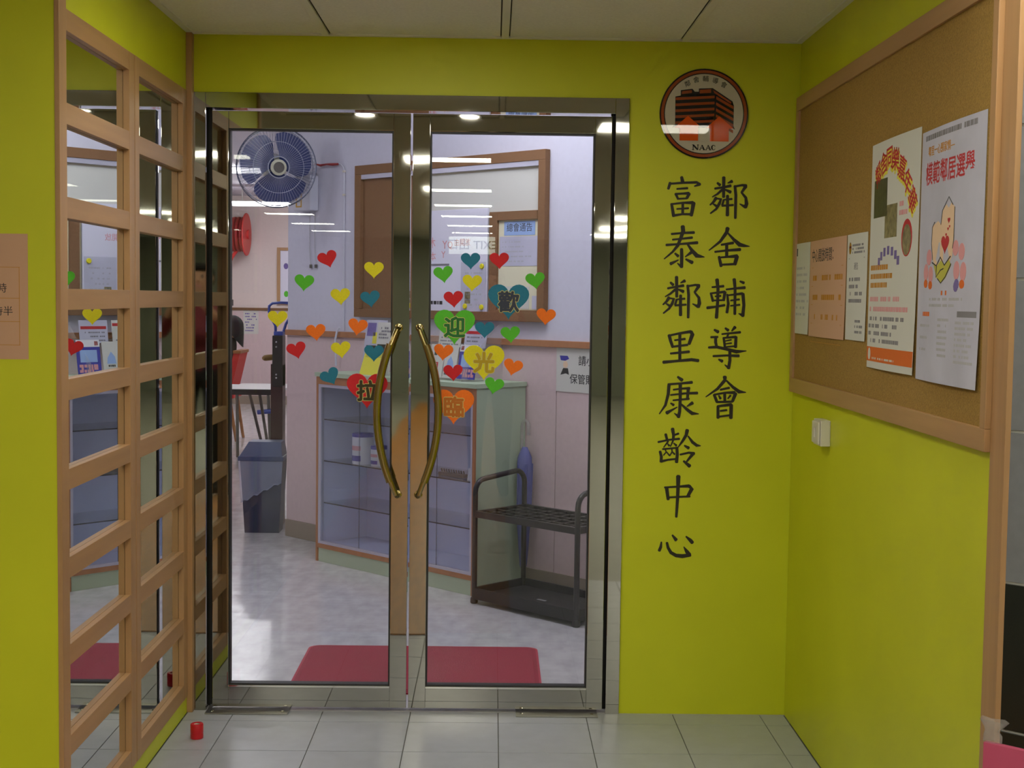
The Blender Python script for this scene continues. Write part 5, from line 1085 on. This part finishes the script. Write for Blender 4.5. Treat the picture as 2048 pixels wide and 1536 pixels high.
# ---- photographer behind the camera, seen only in the mirror and the polished steel
px, py = CAM.x-0.02, CAM.y-0.46
ph = thing('person', (px, py, 0), 'photographer in a maroon top and black trousers reflected in the mirror and steel', 'person')
J = dict(hip=(px, py, 0.90, (0.155, 0.11)), waist=(px, py, 1.05, (0.135, 0.10)), chest=(px, py, 1.24, (0.16, 0.11)), neck=(px, py+0.01, 1.40, 0.055), head0=(px, py+0.03, 1.46, 0.075), head=(px, py+0.035, 1.53, 0.090), crown=(px, py+0.02, 1.585, 0.072),
 shl=(px-0.175, py, 1.33, 0.062), shr=(px+0.175, py, 1.33, 0.062), ell=(px-0.25, py+0.12, 1.13, 0.046), elr=(px+0.25, py+0.12, 1.13, 0.046), wrl=(px-0.105, py+0.31, 1.335, 0.030), wrr=(px+0.135, py+0.31, 1.335, 0.030),
 hpl=(px-0.09, py, 0.84, 0.095), hpr=(px+0.09, py, 0.84, 0.095), knl=(px-0.10, py+0.02, 0.47, 0.066), knr=(px+0.10, py+0.02, 0.47, 0.066), anl=(px-0.10, py-0.02, 0.09, 0.045), anr=(px+0.10, py-0.02, 0.09, 0.045), tol=(px-0.115, py+0.14, 0.038, 0.036), tor=(px+0.115, py+0.14, 0.038, 0.036))
E_ = [('hip', 'waist'), ('waist', 'chest'), ('chest', 'neck'), ('neck', 'head0'), ('head0', 'head'), ('head', 'crown'), ('chest', 'shl'), ('chest', 'shr'), ('shl', 'ell'), ('shr', 'elr'), ('ell', 'wrl'), ('elr', 'wrr'), ('hip', 'hpl'), ('hip', 'hpr'), ('hpl', 'knl'), ('hpr', 'knr'), ('knl', 'anl'), ('knr', 'anr'), ('anl', 'tol'), ('anr', 'tor')]
fingers(J, E_, 'wrl', Vector((0.45, 0.5, 0.55)).normalized(), Vector((0.3, -0.85, 0.5)).normalized(), 'fl'); fingers(J, E_, 'wrr', Vector((-0.45, 0.5, 0.55)).normalized(), Vector((0.3, 0.85, -0.5)).normalized(), 'fr')
def pick_p(p):
    if p.z > 1.385 or p.y > py+0.27: return 0
    if p.z > 0.90: return 1
    return 2 if p.z > 0.075 else 3
skin_mesh('body', J, E_, 'hip', ('skin', 'shirt_maroon', 'trousers_black', 'black'), pick_p, ph)
hc = Vector((px, py+0.03, 1.535)); face_parts(ph, hc, Vector((0, 1, 0)), 0.088); hair_cap(ph, hc, Vector((0, 1, 0)), 0.093, 0.03)
cm = thing('compact_camera', (CAM.x, CAM.y-0.05, 1.385), 'small dark compact camera held by the photographer', 'camera')
G().bbox((CAM.x-0.052, CAM.y-0.072, 1.385), (CAM.x+0.052, CAM.y-0.040, 1.450), 0.006).build('body', 'metal_grey', cm)
G().lathe([(0.024, 0), (0.024, 0.010), (0.020, 0.012), (0.020, 0.022), (0.010, 0.022)], (CAM.x, CAM.y-0.040, 1.4208), (0, 1, 0), 20).build('lens', 'black', cm, smooth=True)
# ---- exit sign hung in the corridor
ex = thing('exit_sign', (0.76, -12, 1.95), 'white lit exit sign hanging in the corridor behind the photographer', 'sign')
pl = G().bbox((0.48, -12.06, 1.95), (1.04, -12.0, 2.16), 0.006).build('light_box', 'exit_white', ex)
G().text('EXIT 出口', (0.76, -12.0, 2.055), (-1, 0, 0), TZ, (0, 0.002, 0), 0.14, 0.01).build('lettering', 'exit_green', pl)
for x in (0.55, 0.97): G().tube([(x, -12.03, 2.16), (x, -12.03, H)], 0.008, 6).build('rod', 'metal_grey', ex)
